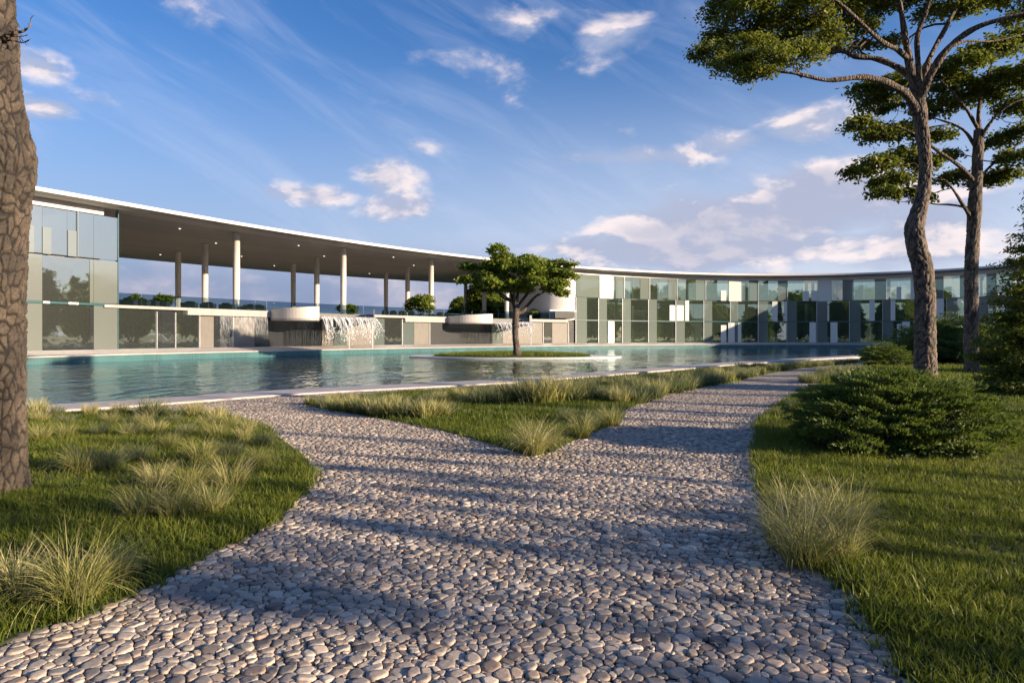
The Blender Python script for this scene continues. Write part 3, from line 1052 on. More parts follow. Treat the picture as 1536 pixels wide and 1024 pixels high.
right_lawn = [tuple(p) for p in right_edge] + [(75, 62), (75, .5)]
small_bed = [tuple(p) for p in smooth_line(PP([(1205, 573), (1250, 571), (1285, 560), (1292, 553), (1262, 555), (1225, 561), (1205, 573)]), 4)[:-1]]
tag(link('lawn_left', poly_mesh('lawn_left', [left_lawn], .008, .1), M['soil']), kind='structure').name = 'lawn'
tag(link('lawn_mid', poly_mesh('lawn_mid', [mid_bed], .008, .1), M['soil']), kind='structure').name = 'planting_bed'
tag(link('lawn_right', poly_mesh('lawn_right', [right_lawn], .008, .1), M['soil']), kind='structure').name = 'lawn.001'
tag(link('bed_small', poly_mesh('bed_small', [small_bed], .008, .1), M['soil']), kind='structure').name = 'planting_bed.001'

# path sheet: whole area in front of the pool up to the right lawn
cop_near = offset_loop(outline, 1.45)[:len(near) - 8]
path_poly = [(-45, -12), (30, -12), (30, 0.5)] + [(p[0] + .25, p[1]) for p in right_edge[:-7]] + [tuple(p) for p in cop_near[::-1]]
tag(link('path', poly_mesh('path', [path_poly], -.02), M['bed']), kind='structure')


def pebbles():
    """packed stones: each is the rounded Voronoi cell of a jittered weighted point"""
    sx_, sy_ = .068, .0355
    ymax = 24.0
    nx = int(2 * 13.2 / sx_); ny = int((ymax - .6) / sy_)
    I, J = np.meshgrid(np.arange(nx), np.arange(ny), indexing='ij')
    X = -13.2 + (I + .5 * (J % 2)) * sx_ + RNG.uniform(-.46, .46, I.shape) * sx_
    Y = .6 + J * sy_ + RNG.uniform(-.46, .46, I.shape) * sy_
    W = RNG.uniform(0, 1, I.shape) ** 2.5 * .0034 * (1 + .0 * Y)
    keep = (np.abs(X) < .80 * Y + .9)
    pp = inside(X, Y, path_poly)
    for L in (left_lawn, mid_bed, right_lawn, small_bed):
        pp &= ~inside(X, Y, L)
    keep &= pp
    keep[:3] = keep[-3:] = False; keep[:, :3] = keep[:, -3:] = False
    Y0 = Y[keep]
    out = []
    for lo, hi, K, rings in ((0, 8.5, 14, [(1.0, -1.2), (.975, .30), (.88, .88), (.6, 1.0)]), (8.5, 15, 9, [(1, -.3), (.92, .5), (.55, .95)]), (15, 30, 6, [(1, 0), (.7, .85)])):
        kk = keep & (Y >= lo) & (Y < hi)
        ii, jj = np.nonzero(kk)
        if not len(ii): continue
        th = np.arange(K) * 2 * math.pi / K
        D = np.stack([np.cos(th), np.sin(th)], 1)
        Rr = np.full((len(ii), K), 9.0)
        for di in (-2, -1, 0, 1, 2):
            for dj in (-2, -1, 0, 1, 2):
                if di == dj == 0: continue
                dx = X[ii + di, jj + dj] - X[ii, jj]; dy = Y[ii + di, jj + dj] - Y[ii, jj]
                dot = dx[:, None] * D[None, :, 0] + dy[:, None] * D[None, :, 1]
                num = (dx * dx + dy * dy + W[ii, jj] - W[ii + di, jj + dj]) * .5
                r_ = np.where(dot > 1e-5, num[:, None] / np.maximum(dot, 1e-5), 9)
                Rr = np.minimum(Rr, r_)
        Rr = np.clip(Rr, .008, .085)
        for _ in range(1):
            Rr = np.minimum(Rr, .18 * np.roll(Rr, 1, 1) + .66 * Rr + .18 * np.roll(Rr, -1, 1))
        Rr = np.maximum(Rr - .0022, .006)
        n_ = len(ii)
        hgt = RNG.uniform(.004, .0105, n_) * np.clip(Rr.mean(1) / .030, .45, 1.2)
        tx, ty = RNG.normal(0, .07, n_), RNG.normal(0, .07, n_)
        ox, oy = X[ii, jj], Y[ii, jj]
        base = RNG.uniform(-.007, .003, n_)
        rx = RNG.uniform(0, .25, n_)[:, None] * (Rr * 0 + 1)
        parts = []
        for rr, zz in rings:
            x_ = Rr * rr * D[None, :, 0]; y_ = Rr * rr * D[None, :, 1]
            z_ = base[:, None] + hgt[:, None] * zz + tx[:, None] * x_ * (zz > 0) + ty[:, None] * y_ * (zz > 0)
            z_ = z_ + RNG.normal(0, .0012, z_.shape)
            parts.append(np.stack([x_ + ox[:, None], y_ + oy[:, None], z_], 2))
        top = np.stack([ox, oy, base + hgt], 1)[:, None, :]
        Vv = np.concatenate(parts + [top], 1)
        nv = Vv.shape[1]; nr = len(rings)
        k = np.arange(K); k2 = (k + 1) % K
        q = np.concatenate([np.stack([r0 * K + k, r0 * K + k2, (r0 + 1) * K + k2, (r0 + 1) * K + k], 1) for r0 in range(nr - 1)])
        tr_ = np.stack([(nr - 1) * K + k, (nr - 1) * K + k2, np.full(K, nv - 1)], 1)
        ofs = (np.arange(n_) * nv)[:, None, None]
        tone = np.repeat(RNG.uniform(0, 1, n_), nv)
        out.append((Vv.reshape(-1, 3), (q[None] + ofs).reshape(-1, 4), (tr_[None] + ofs).reshape(-1, 3), tone))
    Vs, Qs, Ts, C = [], [], [], []
    o = 0
    for v, q, t_, c in out:
        Vs.append(v); Qs.append(q + o); Ts.append(t_ + o); C.append(c); o += len(v)
    me = mesh_np('path_pebbles', np.concatenate(Vs), [np.concatenate(Qs), np.concatenate(Ts)], True, np.concatenate(C))
    ob = link('path_pebbles', me, M['pebble'])
    tag(ob, 'packed grey and tan river pebbles covering the walking path', 'gravel', kind='stuff')
    # dark grit bed just under the modelled stones
    gp = [(-22, .3), (22, .3), (22, ymax - .2), (-22, ymax - .2)]


pebbles()
# joints: a grit sheet over the gravel bed where the stones are modelled
gp = [p for p in path_poly]
lim = 23.7
cut = [p for p in path_poly if p[1] < lim]
tag(link('path_grit', poly_mesh('path_grit', [cut], -.012), M['grit']), kind='structure')


# ------------------------------------------------------------------ grass
def blades(n, rad, hmin, hmax, wid, lean, seg, r, droop=.3, spread_tone=.5):
    """mesh data of n tapered ribbons around the origin"""
    a = r.uniform(0, 2 * math.pi, n); rr = rad * np.sqrt(r.uniform(0, 1, n))
    bx, by = rr * np.cos(a), rr * np.sin(a)
    la = a + r.normal(0, .9, n)
    L = r.uniform(hmin, hmax, n)
    ln = np.abs(r.normal(lean, lean * .5, n)) * (.35 + .65 * rr / max(rad, 1e-6))
    wd = wid * r.uniform(.6, 1.25, n)
    fa = r.uniform(0, math.pi, n)
    V = np.zeros((n, 2 * seg + 1, 3))
    T = np.zeros((n, 2 * seg + 1))
    tone = r.uniform(0, spread_tone, n)
    px, pz = np.zeros(n), np.zeros(n)
    ang = ln.copy()
    step = L / seg
    for k in range(seg + 1):
        u = k / seg
        cx, cy = bx + px * np.cos(la), by + px * np.sin(la)
        hw = wd * (1 - u ** 1.6) * .5
        if k < seg:
            V[:, 2 * k] = np.stack([cx - hw * np.cos(fa), cy - hw * np.sin(fa), pz], 1)
            V[:, 2 * k + 1] = np.stack([cx + hw * np.cos(fa), cy + hw * np.sin(fa), pz], 1)
            T[:, 2 * k] = T[:, 2 * k + 1] = tone + .5 * u
        else:
            V[:, 2 * k] = np.stack([cx, cy, pz], 1); T[:, 2 * k] = tone + .5
        px += step * np.sin(ang); pz += step * np.cos(ang)
        ang = ang + droop * (1 + u) * (.4 + ln) * r.uniform(.6, 1.4, n)
        ang = np.minimum(ang, 2.6)
    Q = np.array([(2 * k, 2 * k + 1, 2 * k + 3, 2 * k + 2) for k in range(seg - 1)], int).reshape(-1, 4)
    Tt = np.array([(2 * seg - 2, 2 * seg - 1, 2 * seg)])
    o = (np.arange(n) * (2 * seg + 1))[:, None, None]
    return V.reshape(-1, 3), (Q[None] + o).reshape(-1, 4), (Tt[None] + o).reshape(-1, 3), T.reshape(-1)


def scatter_field(name, pts, scl, protos, mt, label, cat):
    """real mesh field: each point gets a rotated, scaled clump"""
    Vs, Qs, Ts, Cs = [], [], [], []
    o = 0
    which = RNG.integers(0, len(protos), len(pts))
    rot = RNG.uniform(0, 2 * math.pi, len(pts))
    tn = RNG.uniform(-.15, .15, len(pts))
    for k, (v, q, t_, c) in enumerate(protos):
        s_ = which == k
        if not s_.any(): continue
        p = pts[s_]; a = rot[s_]; sc_ = scl[s_]
        m_ = len(p); nv = len(v)
        ca, sa = np.cos(a)[:, None], np.sin(a)[:, None]
        x = (v[None, :, 0] * ca - v[None, :, 1] * sa) * sc_[:, None] + p[:, 0:1]
        y = (v[None, :, 0] * sa + v[None, :, 1] * ca) * sc_[:, None] + p[:, 1:2]
        z = v[None, :, 2] * sc_[:, None] + p[:, 2:3]
        Vs.append(np.stack([x, y, z], 2).reshape(-1, 3).astype(np.float32))
        of = (np.arange(m_) * nv)[:, None, None] + o
        if len(q): Qs.append((q[None] + of).reshape(-1, 4))
        Ts.append((t_[None] + of).reshape(-1, 3))
        Cs.append((c[None] + tn[s_][:, None]).reshape(-1))
        o += m_ * nv
    F = ([np.concatenate(Qs)] if Qs else []) + [np.concatenate(Ts)]
    ob = link(name, mesh_np(name, np.concatenate(Vs), F, False, np.concatenate(Cs)), mt)
    tag(ob, label, cat, kind='stuff')
    return ob


def jgrid(x0, x1, y0, y1, s_):
    gx, gy = np.meshgrid(np.arange(x0, x1, s_), np.arange(y0, y1, s_))
    gx = gx + RNG.uniform(-.5, .5, gx.shape) * s_; gy = gy + RNG.uniform(-.5, .5, gy.shape) * s_
    return gx.ravel(), gy.ravel()


def lawn_field(polys, label, seeds):
    r = np.random.default_rng(seeds)
    bands = [(.8, 7.5, .060, 22, 3, .050, .110, .0085, .055), (7.5, 13, .085, 16, 2, .05, .105, .009, .08), (13, 24, .14, 16, 2, .06, .12, .014, .13),
             (24, 60, .30, 16, 1, .07, .15, .03, .28)]
    for bi, (lo, hi, sp, nb_, seg, h0, h1, wd, rad) in enumerate(bands):
        xmax = min(60, hi * .82 + 2)
        X, Y = jgrid(-xmax, xmax, lo, hi, sp)
        k = np.zeros(X.shape, bool)
        for L in polys: k |= inside(X, Y, L)
        k &= np.abs(X) < .80 * Y + 1.2
        X, Y = X[k], Y[k]
        if not len(X): continue
        X = X + r.normal(0, .03, X.shape); Y = Y + r.normal(0, .03, Y.shape)
        nz = fbm2(X, Y, 5, 4, 1.2)
        sc_ = (1.0 + .8 * nz) * r.uniform(.7, 1.3, len(X))
        # a few longer tussocks
        sc_ = np.where(r.uniform(0, 1, len(X)) > .97, sc_ * 1.35, sc_)
        protos = [blades(nb_, rad, h0, h1, wd, .42, seg, r, .35) for _ in range(5)]
        scatter_field('lawn_grass', np.stack([X, Y, np.full(len(X), .004)], 1), sc_, protos, M['lawn'], label, 'grass')


lawn_field([left_lawn], 'short green turf on the left lawn beside the pebble path', 21)
lawn_field([mid_bed, small_bed], 'short green turf in the wedge shaped bed between the two paths', 22)
lawn_field([right_lawn], 'short green turf on the right lawn beside the pebble path', 23)
# island turf blades
X, Y = jgrid(-8.2, 8.2, 66.4, 77, .32)
k = ((X / 8.1) ** 2 + ((Y - 71.6) / 4.4) ** 2) < 1
rr_ = (X[k] / 8.3) ** 2 + ((Y[k] - 71.6) / 4.6) ** 2
g_ = [blades(12, .25, .15, .38, .05, .4, 1, RNG, .3) for _ in range(3)]
scatter_field('island_grass', np.stack([X[k], Y[k], -.40 + .30 * (1 - rr_)], 1), np.ones(k.sum()), g_, M['lawn'], 'short green grass on the white pool island', 'grass')

# ------------------------------------------------------------------ ornamental grass tufts
def tuft_mesh(n, rad, h0, h1, wd, lean, seed, droop=.26, seg=6):
    r = np.random.default_rng(seed)
    v, q, t_, c = blades(n, rad, h0, h1, wd, lean, seg, r, droop, .55)
    return mesh_np('grass_tuft', v, [q, t_], False, c)


TM = {
    'big': [tuft_mesh(460, .15, .35, .88, .0085, .46, 31 + i, .24, 7) for i in range(2)],
    'tall': [tuft_mesh(250, .17, .40, .92, .0100, .34, 41 + i, .22, 7) for i in range(2)],
    'mid': [tuft_mesh(330, .16, .25, .60, .0085, .42, 51 + i, .24, 5) for i in range(3)],
    'far': [tuft_mesh(300, .24, .25, .55, .016, .36, 61 + i, .16, 4) for i in range(3)],
    'dome': [tuft_mesh(420, .30, .18, .42, .016, .42, 71 + i, .12, 3) for i in range(2)],
}
for k_, L in TM.items():
    for i, me in enumerate(L):
        me.materials.append(M['tuft2'] if (k_ == 'dome' or (k_ == 'mid' and i == 2) or (k_ == 'far' and i == 1)) else M['tuft'])
first = set()


def tuft(kind, x, y, h_px, label, group, i=0):
    """tuft whose base shows at photo x, y and is about h_px tall"""
    px, py = P(x, y, .02)
    me = TM[kind][i % len(TM[kind])]
    o = bpy.data.objects.new('grass_tuft', me)
    d = py
    if kind in ('far', 'dome'): h_px *= 1.3
    hh = max(v.co.z for v in me.vertices) if me.name not in HC else HC[me.name]
    HC[me.name] = hh
    sc_ = (h_px * 1.12 * d / 1024) / hh
    o.location = (px, py, .015); o.rotation_euler = (0, 0, random.uniform(0, 6.28))
    o.scale = (sc_ * random.uniform(.95, 1.15), sc_ * random.uniform(.95, 1.15), sc_)
    COL.objects.link(o)
    tag(o, label, 'ornamental grass', group)


HC = {}
GL, GC, GR, GP = 'ornamental grasses on the left lawn', 'ornamental grasses in the wedge bed', 'ornamental grasses by the right path edge', 'low grass mounds along the pool side bed'
for a in [
    ('big', 112, 905, 120, 'largest arching grass tuft nearest the camera at the left lawn corner', 0),
    ('mid', 20, 890, 90, 'arching grass tuft cut by the left photo edge beside the largest tuft', 1),
    ('mid', 175, 868, 70, 'small tuft growing against the right side of the largest left tuft', 1),
    ('mid', 215, 775, 62, 'pale spiky tuft in the middle of the left lawn nearest its open turf', 0),
    ('tall', 262, 778, 68, 'upright yellow green tuft at the centre front of the left clump', 0),
    ('mid', 318, 770, 58, 'yellow green tuft nearest the path curve on the left lawn', 1),
    ('big', 285, 738, 62, 'broad pale arching tuft in the centre of the left clump', 1),
    ('mid', 345, 730, 56, 'arching tuft right of the broad pale tuft on the left lawn', 0),
    ('mid', 235, 730, 50, 'tuft just left of the broad pale tuft on the left lawn', 1),
    ('big', 120, 708, 54, 'silvery domed tuft right of the leaning trunk on the left lawn', 0),
    ('mid', 165, 703, 46, 'short tuft touching the silvery domed tuft on the left lawn', 2),
    ('mid', 205, 690, 36, 'small dim tuft behind the silvery domed tuft', 2),
    ('big', 390, 700, 42, 'rounded arching tuft nearest the right tip of the left lawn', 1),
    ('mid', 345, 684, 36, 'small tuft behind the rounded arching tuft on the left lawn', 2),
    ('mid', 300, 690, 38, 'small yellow tuft left of the rounded arching tuft', 0),
    ('mid', 255, 672, 32, 'yellowish tuft in the second row from the pool on the left lawn', 1)]:
    tuft(a[0], a[1], a[2], a[3], a[4], GL, a[5])
for i, (x, y, h) in enumerate([(60, 660, 30), (100, 655, 28), (150, 652, 27), (195, 655, 30), (235, 650, 27), (280, 654, 30), (325, 656, 30), (365, 660, 30), (395, 668, 32), (310, 640, 24),
                               (60, 632, 24), (100, 636, 22), (165, 634, 22), (215, 636, 24), (262, 634, 22), (345, 640, 26), (375, 648, 27)]):
    tuft('mid', x, y, h, 'low tuft in the back rows of the left lawn', GL + ', back rows', i)
for i, (x, y, h) in enumerate([(55, 620, 20), (85, 622, 14), (135, 621, 15), (180, 620, 15), (228, 622, 24), (290, 624, 20), (325, 628, 18)]):
    tuft('far', x, y, h, 'small tuft at the pool side edge of the left lawn', GL + ', pool side', i)
for i, a in enumerate([
    ('big', 800, 680, 66, 'bright yellow bushy tuft at the tip of the wedge bed', 0),
    ('tall', 822, 672, 52, 'smaller tuft tucked behind the bright yellow tuft at the bed tip', 1),
    ('mid', 872, 655, 38, 'loose green tuft right of the bright yellow tuft at the bed tip', 0),
    ('mid', 915, 637, 38, 'pale tuft on the right corner of the wedge bed by the path', 1),
    ('mid', 888, 640, 30, 'dark green tuft behind the right corner of the wedge bed', 2),
    ('mid', 850, 630, 26, 'dim tuft in the middle of the wedge bed behind the bright tuft', 2)]):
    tuft(a[0], a[1], a[2], a[3], a[4], GC, a[5])
for i, (x, y, h) in enumerate([(765, 602, 28), (785, 603, 32), (808, 603, 34), (830, 602, 34), (852, 601, 31), (872, 598, 26)]):
    tuft('far', x, y, h, 'tall pale tuft in the upright clump beside the pool coping', GC + ', upright clump', i)
for i, (x, y, h) in enumerate([(468, 606, 12), (485, 610, 15), (505, 614, 18), (525, 616, 20), (548, 619, 23), (570, 622, 24), (592, 624, 25), (614, 625, 25), (636, 626, 24), (658, 624, 22), (674, 620, 18),
                               (500, 600, 10), (530, 602, 11), (560, 602, 11), (590, 604, 12), (540, 610, 14), (580, 612, 15), (620, 612, 16)]):
    tuft('far', x, y, h, 'tuft in the low grass hedge left in the wedge bed', GC + ', left hedge', i)
for i, (x, y, h) in enumerate([(700, 604, 18), (725, 605, 19), (748, 604, 18), (690, 596, 14), (720, 594, 14), (740, 590, 13), (660, 600, 13), (640, 602, 12),
                               (905, 596, 16), (930, 604, 22), (950, 602, 22), (968, 597, 22), (985, 592, 21), (1002, 588, 20), (1020, 584, 19), (1038, 580, 18), (1056, 577, 17), (1073, 574, 16),
                               (925, 585, 16), (950, 580, 16), (975, 577, 15), (1000, 573, 14), (1025, 570, 13), (1050, 566, 13), (1092, 570, 14), (1108, 567, 13), (1124, 564, 12), (1140, 561, 11),
                               (880, 580, 12), (905, 577, 12), (1075, 562, 11), (1100, 558, 10)]):
    tuft('dome' if i % 3 else 'far', x, y, h, 'rounded grass mound in the long row beside the far path', GP, i)
for i, (x, y, h) in enumerate([(1112, 551, 7), (1137, 550, 7), (1160, 556, 9), (1176, 555, 9), (1190, 552, 9), (1205, 550, 9), (1222, 549, 9), (1240, 548, 8), (1258, 547, 8), (1275, 546, 8)]):
    tuft('dome', x, y, h, 'tiny grass mound at the far end by the pool', GP + ', far end', i)
for i, (x, y, h) in enumerate([(1213, 573, 13), (1228, 572, 13), (1243, 571, 13), (1258, 568, 13), (1270, 563, 12), (1282, 558, 11), (1240, 562, 11), (1255, 558, 10)]):
    tuft('dome', x, y, h, 'grass mound on the small bed by the far path bend', 'grass mounds on the small far bed', i)
for i, a in enumerate([
    ('tall', 1205, 846, 112, 'front tuft of the tall pale grass clump on the right path edge', 0),
    ('tall', 1180, 822, 100, 'left tuft of the tall pale grass clump leaning over the path', 1),
    ('big', 1238, 815, 110, 'middle arching tuft of the tall pale grass clump', 1),
    ('tall', 1262, 838, 88, 'right tuft of the tall pale grass clump facing the lawn', 1),
    ('mid', 1268, 790, 80, 'back tuft of the tall pale grass clump nearest the juniper', 0),
    ('mid', 1190, 780, 74, 'back left tuft of the tall pale grass clump', 1)]):
    tuft(a[0], a[1], a[2], a[3], a[4], GR, a[5])
for i, (x, y, h, l) in enumerate([(1165, 622, 16, 'short brownish tuft on the right lawn edge left of the juniper'), (1185, 610, 16, 'tuft at the bend of the right lawn edge behind the juniper'),
                                  (1440, 640, 20, 'dim brownish tuft on the lawn behind the right of the juniper')]):
    tuft('mid', x, y, h, l, GR, i)


# ------------------------------------------------------------------ foliage
def leaf_quads(C, N, size, r, tone, asp=.5):
    """leaf faces at C with preferred normal N"""
    n = len(C)
    a = r.normal(0, 1, (n, 3)); a -= (a * N).sum(1)[:, None] * N
    a /= np.linalg.norm(a, axis=1)[:, None] + 1e-9
    b = np.cross(N, a)
    s_ = size * r.uniform(.6, 1.35, n)[:, None]
    A = a * s_; B = b * s_ * asp
    V = np.stack([C - A, C - A * .15 + B, C + A, C - A * .15 - B], 1).reshape(-1, 3)
    F = np.arange(4 * n).reshape(-1, 4)
    return V, F, np.repeat(tone, 4)


def crown(name, pads, size, per, r, mt, parent, asp=.5, clump=.22, under=.25):
    """pads: (x,y,z, rx,ry,rz, density). Leaves sit in small clumps that fill each pad, more on the upper shell"""
    VS, FS, TS = [], [], []
    o = 0
    for (x, y, z, rx, ry, rz, dn) in pads:
        nc = max(4, int(per * dn * (rx * ry) ** .5 * (rx * ry) ** .35))
        d = r.normal(0, 1, (nc, 3)); d /= np.linalg.norm(d, axis=1)[:, None]
        d[:, 2] = np.where(d[:, 2] < -under, -d[:, 2] * .6, d[:, 2])
        rad = r.uniform(.35, 1.0, nc) ** .6
        C = d * rad[:, None] * np.array((rx, ry, rz)) + np.array((x, y, z))
        ct = r.normal(.40, .16, nc)
        m_ = r.integers(9, 17, nc)
        idx = np.repeat(np.arange(nc), m_)
        off = r.normal(0, 1, (len(idx), 3)) * np.array((clump, clump, clump * .55)) * .6
        L = C[idx] + off
        N = off / (np.linalg.norm(off, axis=1)[:, None] + 1e-6) * .6 + np.array((0, 0, .7)) + r.normal(0, .45, (len(idx), 3))
        N /= np.linalg.norm(N, axis=1)[:, None]
        tone = ct[idx] + r.normal(0, .08, len(idx))
        V, F, T = leaf_quads(L, N, size, r, tone, asp)
        VS.append(V); FS.append(F + o); TS.append(T); o += len(V)
    me = mesh_np(name, np.concatenate(VS), np.concatenate(FS), False, np.concatenate(TS))
    return link(name, me, mt, parent)


def twist(a, b, r, n=7, amp=.08):
    a, b = np.array(a, float), np.array(b, float)
    L = np.linalg.norm(b - a)
    T = np.linspace(0, 1, n)
    w1, w2 = r.normal(0, amp * L, 3), r.normal(0, amp * L * .6, 3)
    return np.array([a + (b - a) * u + w1 * math.sin(math.pi * u) + w2 * math.sin(2 * math.pi * u) for u in T])


def make_limbs(mb, lines, pads, r, twig=.035, seg=10, nsub=3):
    """lines: list of (points, r0, r1); adds tubes, then connects every pad to the nearest line and forks inside it"""
    allp = []
    for pts, r0, r1 in lines:
        sp = smooth_line(pts, 6)
        n = len(sp)
        wob = 1 + .10 * np.sin(np.linspace(0, n * .8, n) + r.uniform(0, 6)) + r.normal(0, .03, n)
        rad = (r0 + (r1 - r0) * np.linspace(0, 1, n) ** .8) * wob
        mb.tube(sp, rad, seg if r0 > .12 else 7)
        for i in range(0, n):
            allp.append((*sp[i], rad[i]))
    allp = np.array(allp)
    for (x, y, z, rx, ry, rz, dn) in pads:
        c = np.array((x, y, z - rz * .3))
        d = np.linalg.norm((allp[:, :3] - c) * np.array((1, 1, 1.3)), axis=1) + np.where(allp[:, 2] > z + .2, 3, 0)
        i = int(np.argmin(d)); a = allp[i]
        r0 = min(a[3] * .6, twig * (1 + .25 * d[i]))
        ln = twist(a[:3], c, r, 7, .09)
        mb.tube(ln, np.linspace(r0, r0 * .4, 7), 6)
        for k in range(nsub):
            u = r.uniform(.35, 1)
            p = ln[int(u * 6)]
            th = r.uniform(0, 6.28)
            e = np.array((x + rx * .8 * math.cos(th), y + ry * .8 * math.sin(th), z + r.uniform(-.3, .5) * rz))
            l2 = twist(p, e, r, 5, .10)
            mb.tube(l2, np.linspace(r0 * .5, .008, 5), 4)


def cellnoise(u, v, seed):
    """2-D worley edge distance, u periodic given as integer cells"""
    r = np.random.default_rng(seed)
    NU, NV = int(u.max()) + 2, int(v.max()) + 3
    jx, jy = r.uniform(0, 1, (NU + 4, NV + 4)), r.uniform(0, 1, (NU + 4, NV + 4))
    hh = r.uniform(0, 1, (NU + 4, NV + 4))
    iu, iv = np.floor(u).astype(int), np.floor(v).astype(int)
    f1 = np.full(u.shape, 9.); f2 = np.full(u.shape, 9.); hv = np.zeros(u.shape)
    P_ = int(round(PER))
    for a in (-1, 0, 1):
        for b in (-1, 0, 1):
            cu = (iu + a) % P_; cv = np.clip(iv + b, 0, NV)
            d = np.hypot(iu + a + jx[cu, cv] - u, iv + b + jy[cu, cv] - v)
            m_ = d < f1
            f2 = np.where(m_, f1, np.minimum(f2, d)); hv = np.where(m_, hh[cu, cv], hv); f1 = np.where(m_, d, f1)
    return f2 - f1, hv


def bark_trunk(pts, rad, ncirc, dz, cells, cellh, depth, seed, lump=.05):
    """detailed displaced trunk (world-size plates)"""
    global PER
    sp = smooth_line(np.column_stack([pts, rad]), 60)
    L = np.concatenate([[0], np.cumsum(np.linalg.norm(np.diff(sp[:, :3], axis=0), axis=1))])
    n = int(L[-1] / dz)
    q = np.linspace(0, L[-1], n)
    c = np.stack([np.interp(q, L, sp[:, k]) for k in range(4)], 1)
    th = np.linspace(0, 2 * math.pi, ncirc, endpoint=False)
    TH, Q = np.meshgrid(th, q)
    PER = cells
    wob = fbm2(np.cos(TH) * 1.2 + Q * .9, np.sin(TH) * 1.2 + Q * .4, seed, 3, 2.0)
    u = (TH / (2 * math.pi) * cells + wob * 1.5) % cells
    e, hv = cellnoise(u, Q / cellh + wob * 1.3 + 2.5, seed)
    ed = np.clip(e / .34, 0, 1)
    wob2 = fbm2(np.cos(TH) * 5, np.sin(TH) * 5 + Q * 5, seed + 9, 3, 2.0)
    e2, hv2 = cellnoise((TH / (2 * math.pi) * cells + wob2 * .8 + wob * 1.5) % cells, Q / cellh * 2.6 + wob2 * .9 + 4, seed + 2)
    ed = ed * (.45 + .55 * np.clip(e2 / .22, 0, 1))
    hv = .5 * hv + .5 * hv2
    rel = (ed ** .6) * (.7 + .5 * hv)
    big_ = fbm2(np.cos(TH) * 2, Q * 1.6 + np.sin(TH) * 2, seed + 3, 3, 1.3)
    fine = fbm2(np.cos(TH) * 26 + Q * 9, Q * 34 + np.sin(TH) * 26, seed + 5, 4, 1.0)
    RR = c[:, 3:4] * (1 + lump * big_) + depth * (rel - .6) + depth * .38 * fine
    tg_ = np.gradient(c[:, :3], axis=0); tg_ /= np.linalg.norm(tg_, axis=1)[:, None]
    X = np.cross(tg_, (0, 1., 0)); X /= np.linalg.norm(X, axis=1)[:, None]
    Yv = np.cross(tg_, X)
    V = c[:, None, :3] + RR[:, :, None] * (np.cos(TH)[:, :, None] * X[:, None, :] + np.sin(TH)[:, :, None] * Yv[:, None, :])
    i, k = np.meshgrid(np.arange(n - 1), np.arange(ncirc), indexing='ij')
    k2 = (k + 1) % ncirc
    F = np.stack([i * ncirc + k, i * ncirc + k2, (i + 1) * ncirc + k2, (i + 1) * ncirc + k], 2).reshape(-1, 4)
    return V.reshape(-1, 3), F, np.repeat(0, 1), (rel * (.6 + .4 * hv)).reshape(-1)


def plate_bark(name, c0, c1, c2):
    m, t = mat(name)
    tone = t.n('ShaderNodeAttribute', attribute_name='tone').outputs['Fac']
    o = t.n('ShaderNodeTexCoord').outputs['Object']
    f1 = t.noise(t.vm('MULTIPLY', o, (1, 1, .6)), 22, 6, .7, .4)
    f2 = t.noise(o, 3.0, 4, .6)
    c = t.mix(t.rng(f2, .35, .65), c1, c2)
    c = t.mix(t.rng(f1, .3, .72), t.mix(.6, c, (.03, .022, .018)), c)
    c = t.mix(t.rng(tone, .14, .62), c0, c)
    finish(t, bsdf(t, c, .92, bump(t, f1, .8, .02)))
    return m


M['plate'] = plate_bark('plated_trunk_bark', (.018, .015, .013), (.065, .054, .044), (.145, .112, .083))
M['plate2'] = plate_bark('grey_furrowed_bark', (.03, .024, .02), (.16, .13, .105), (.27, .21, .165))


def px_line(pts, d, dof=None):
    out = []
    for i, p in enumerate(pts):
        dd_ = d + (p[2] if len(p) > 2 else 0)
        out.append(PD(p[0], p[1], dd_))
    return out


def rel(pts, base): return [tuple(np.array(p) - np.array(base)) for p in pts]


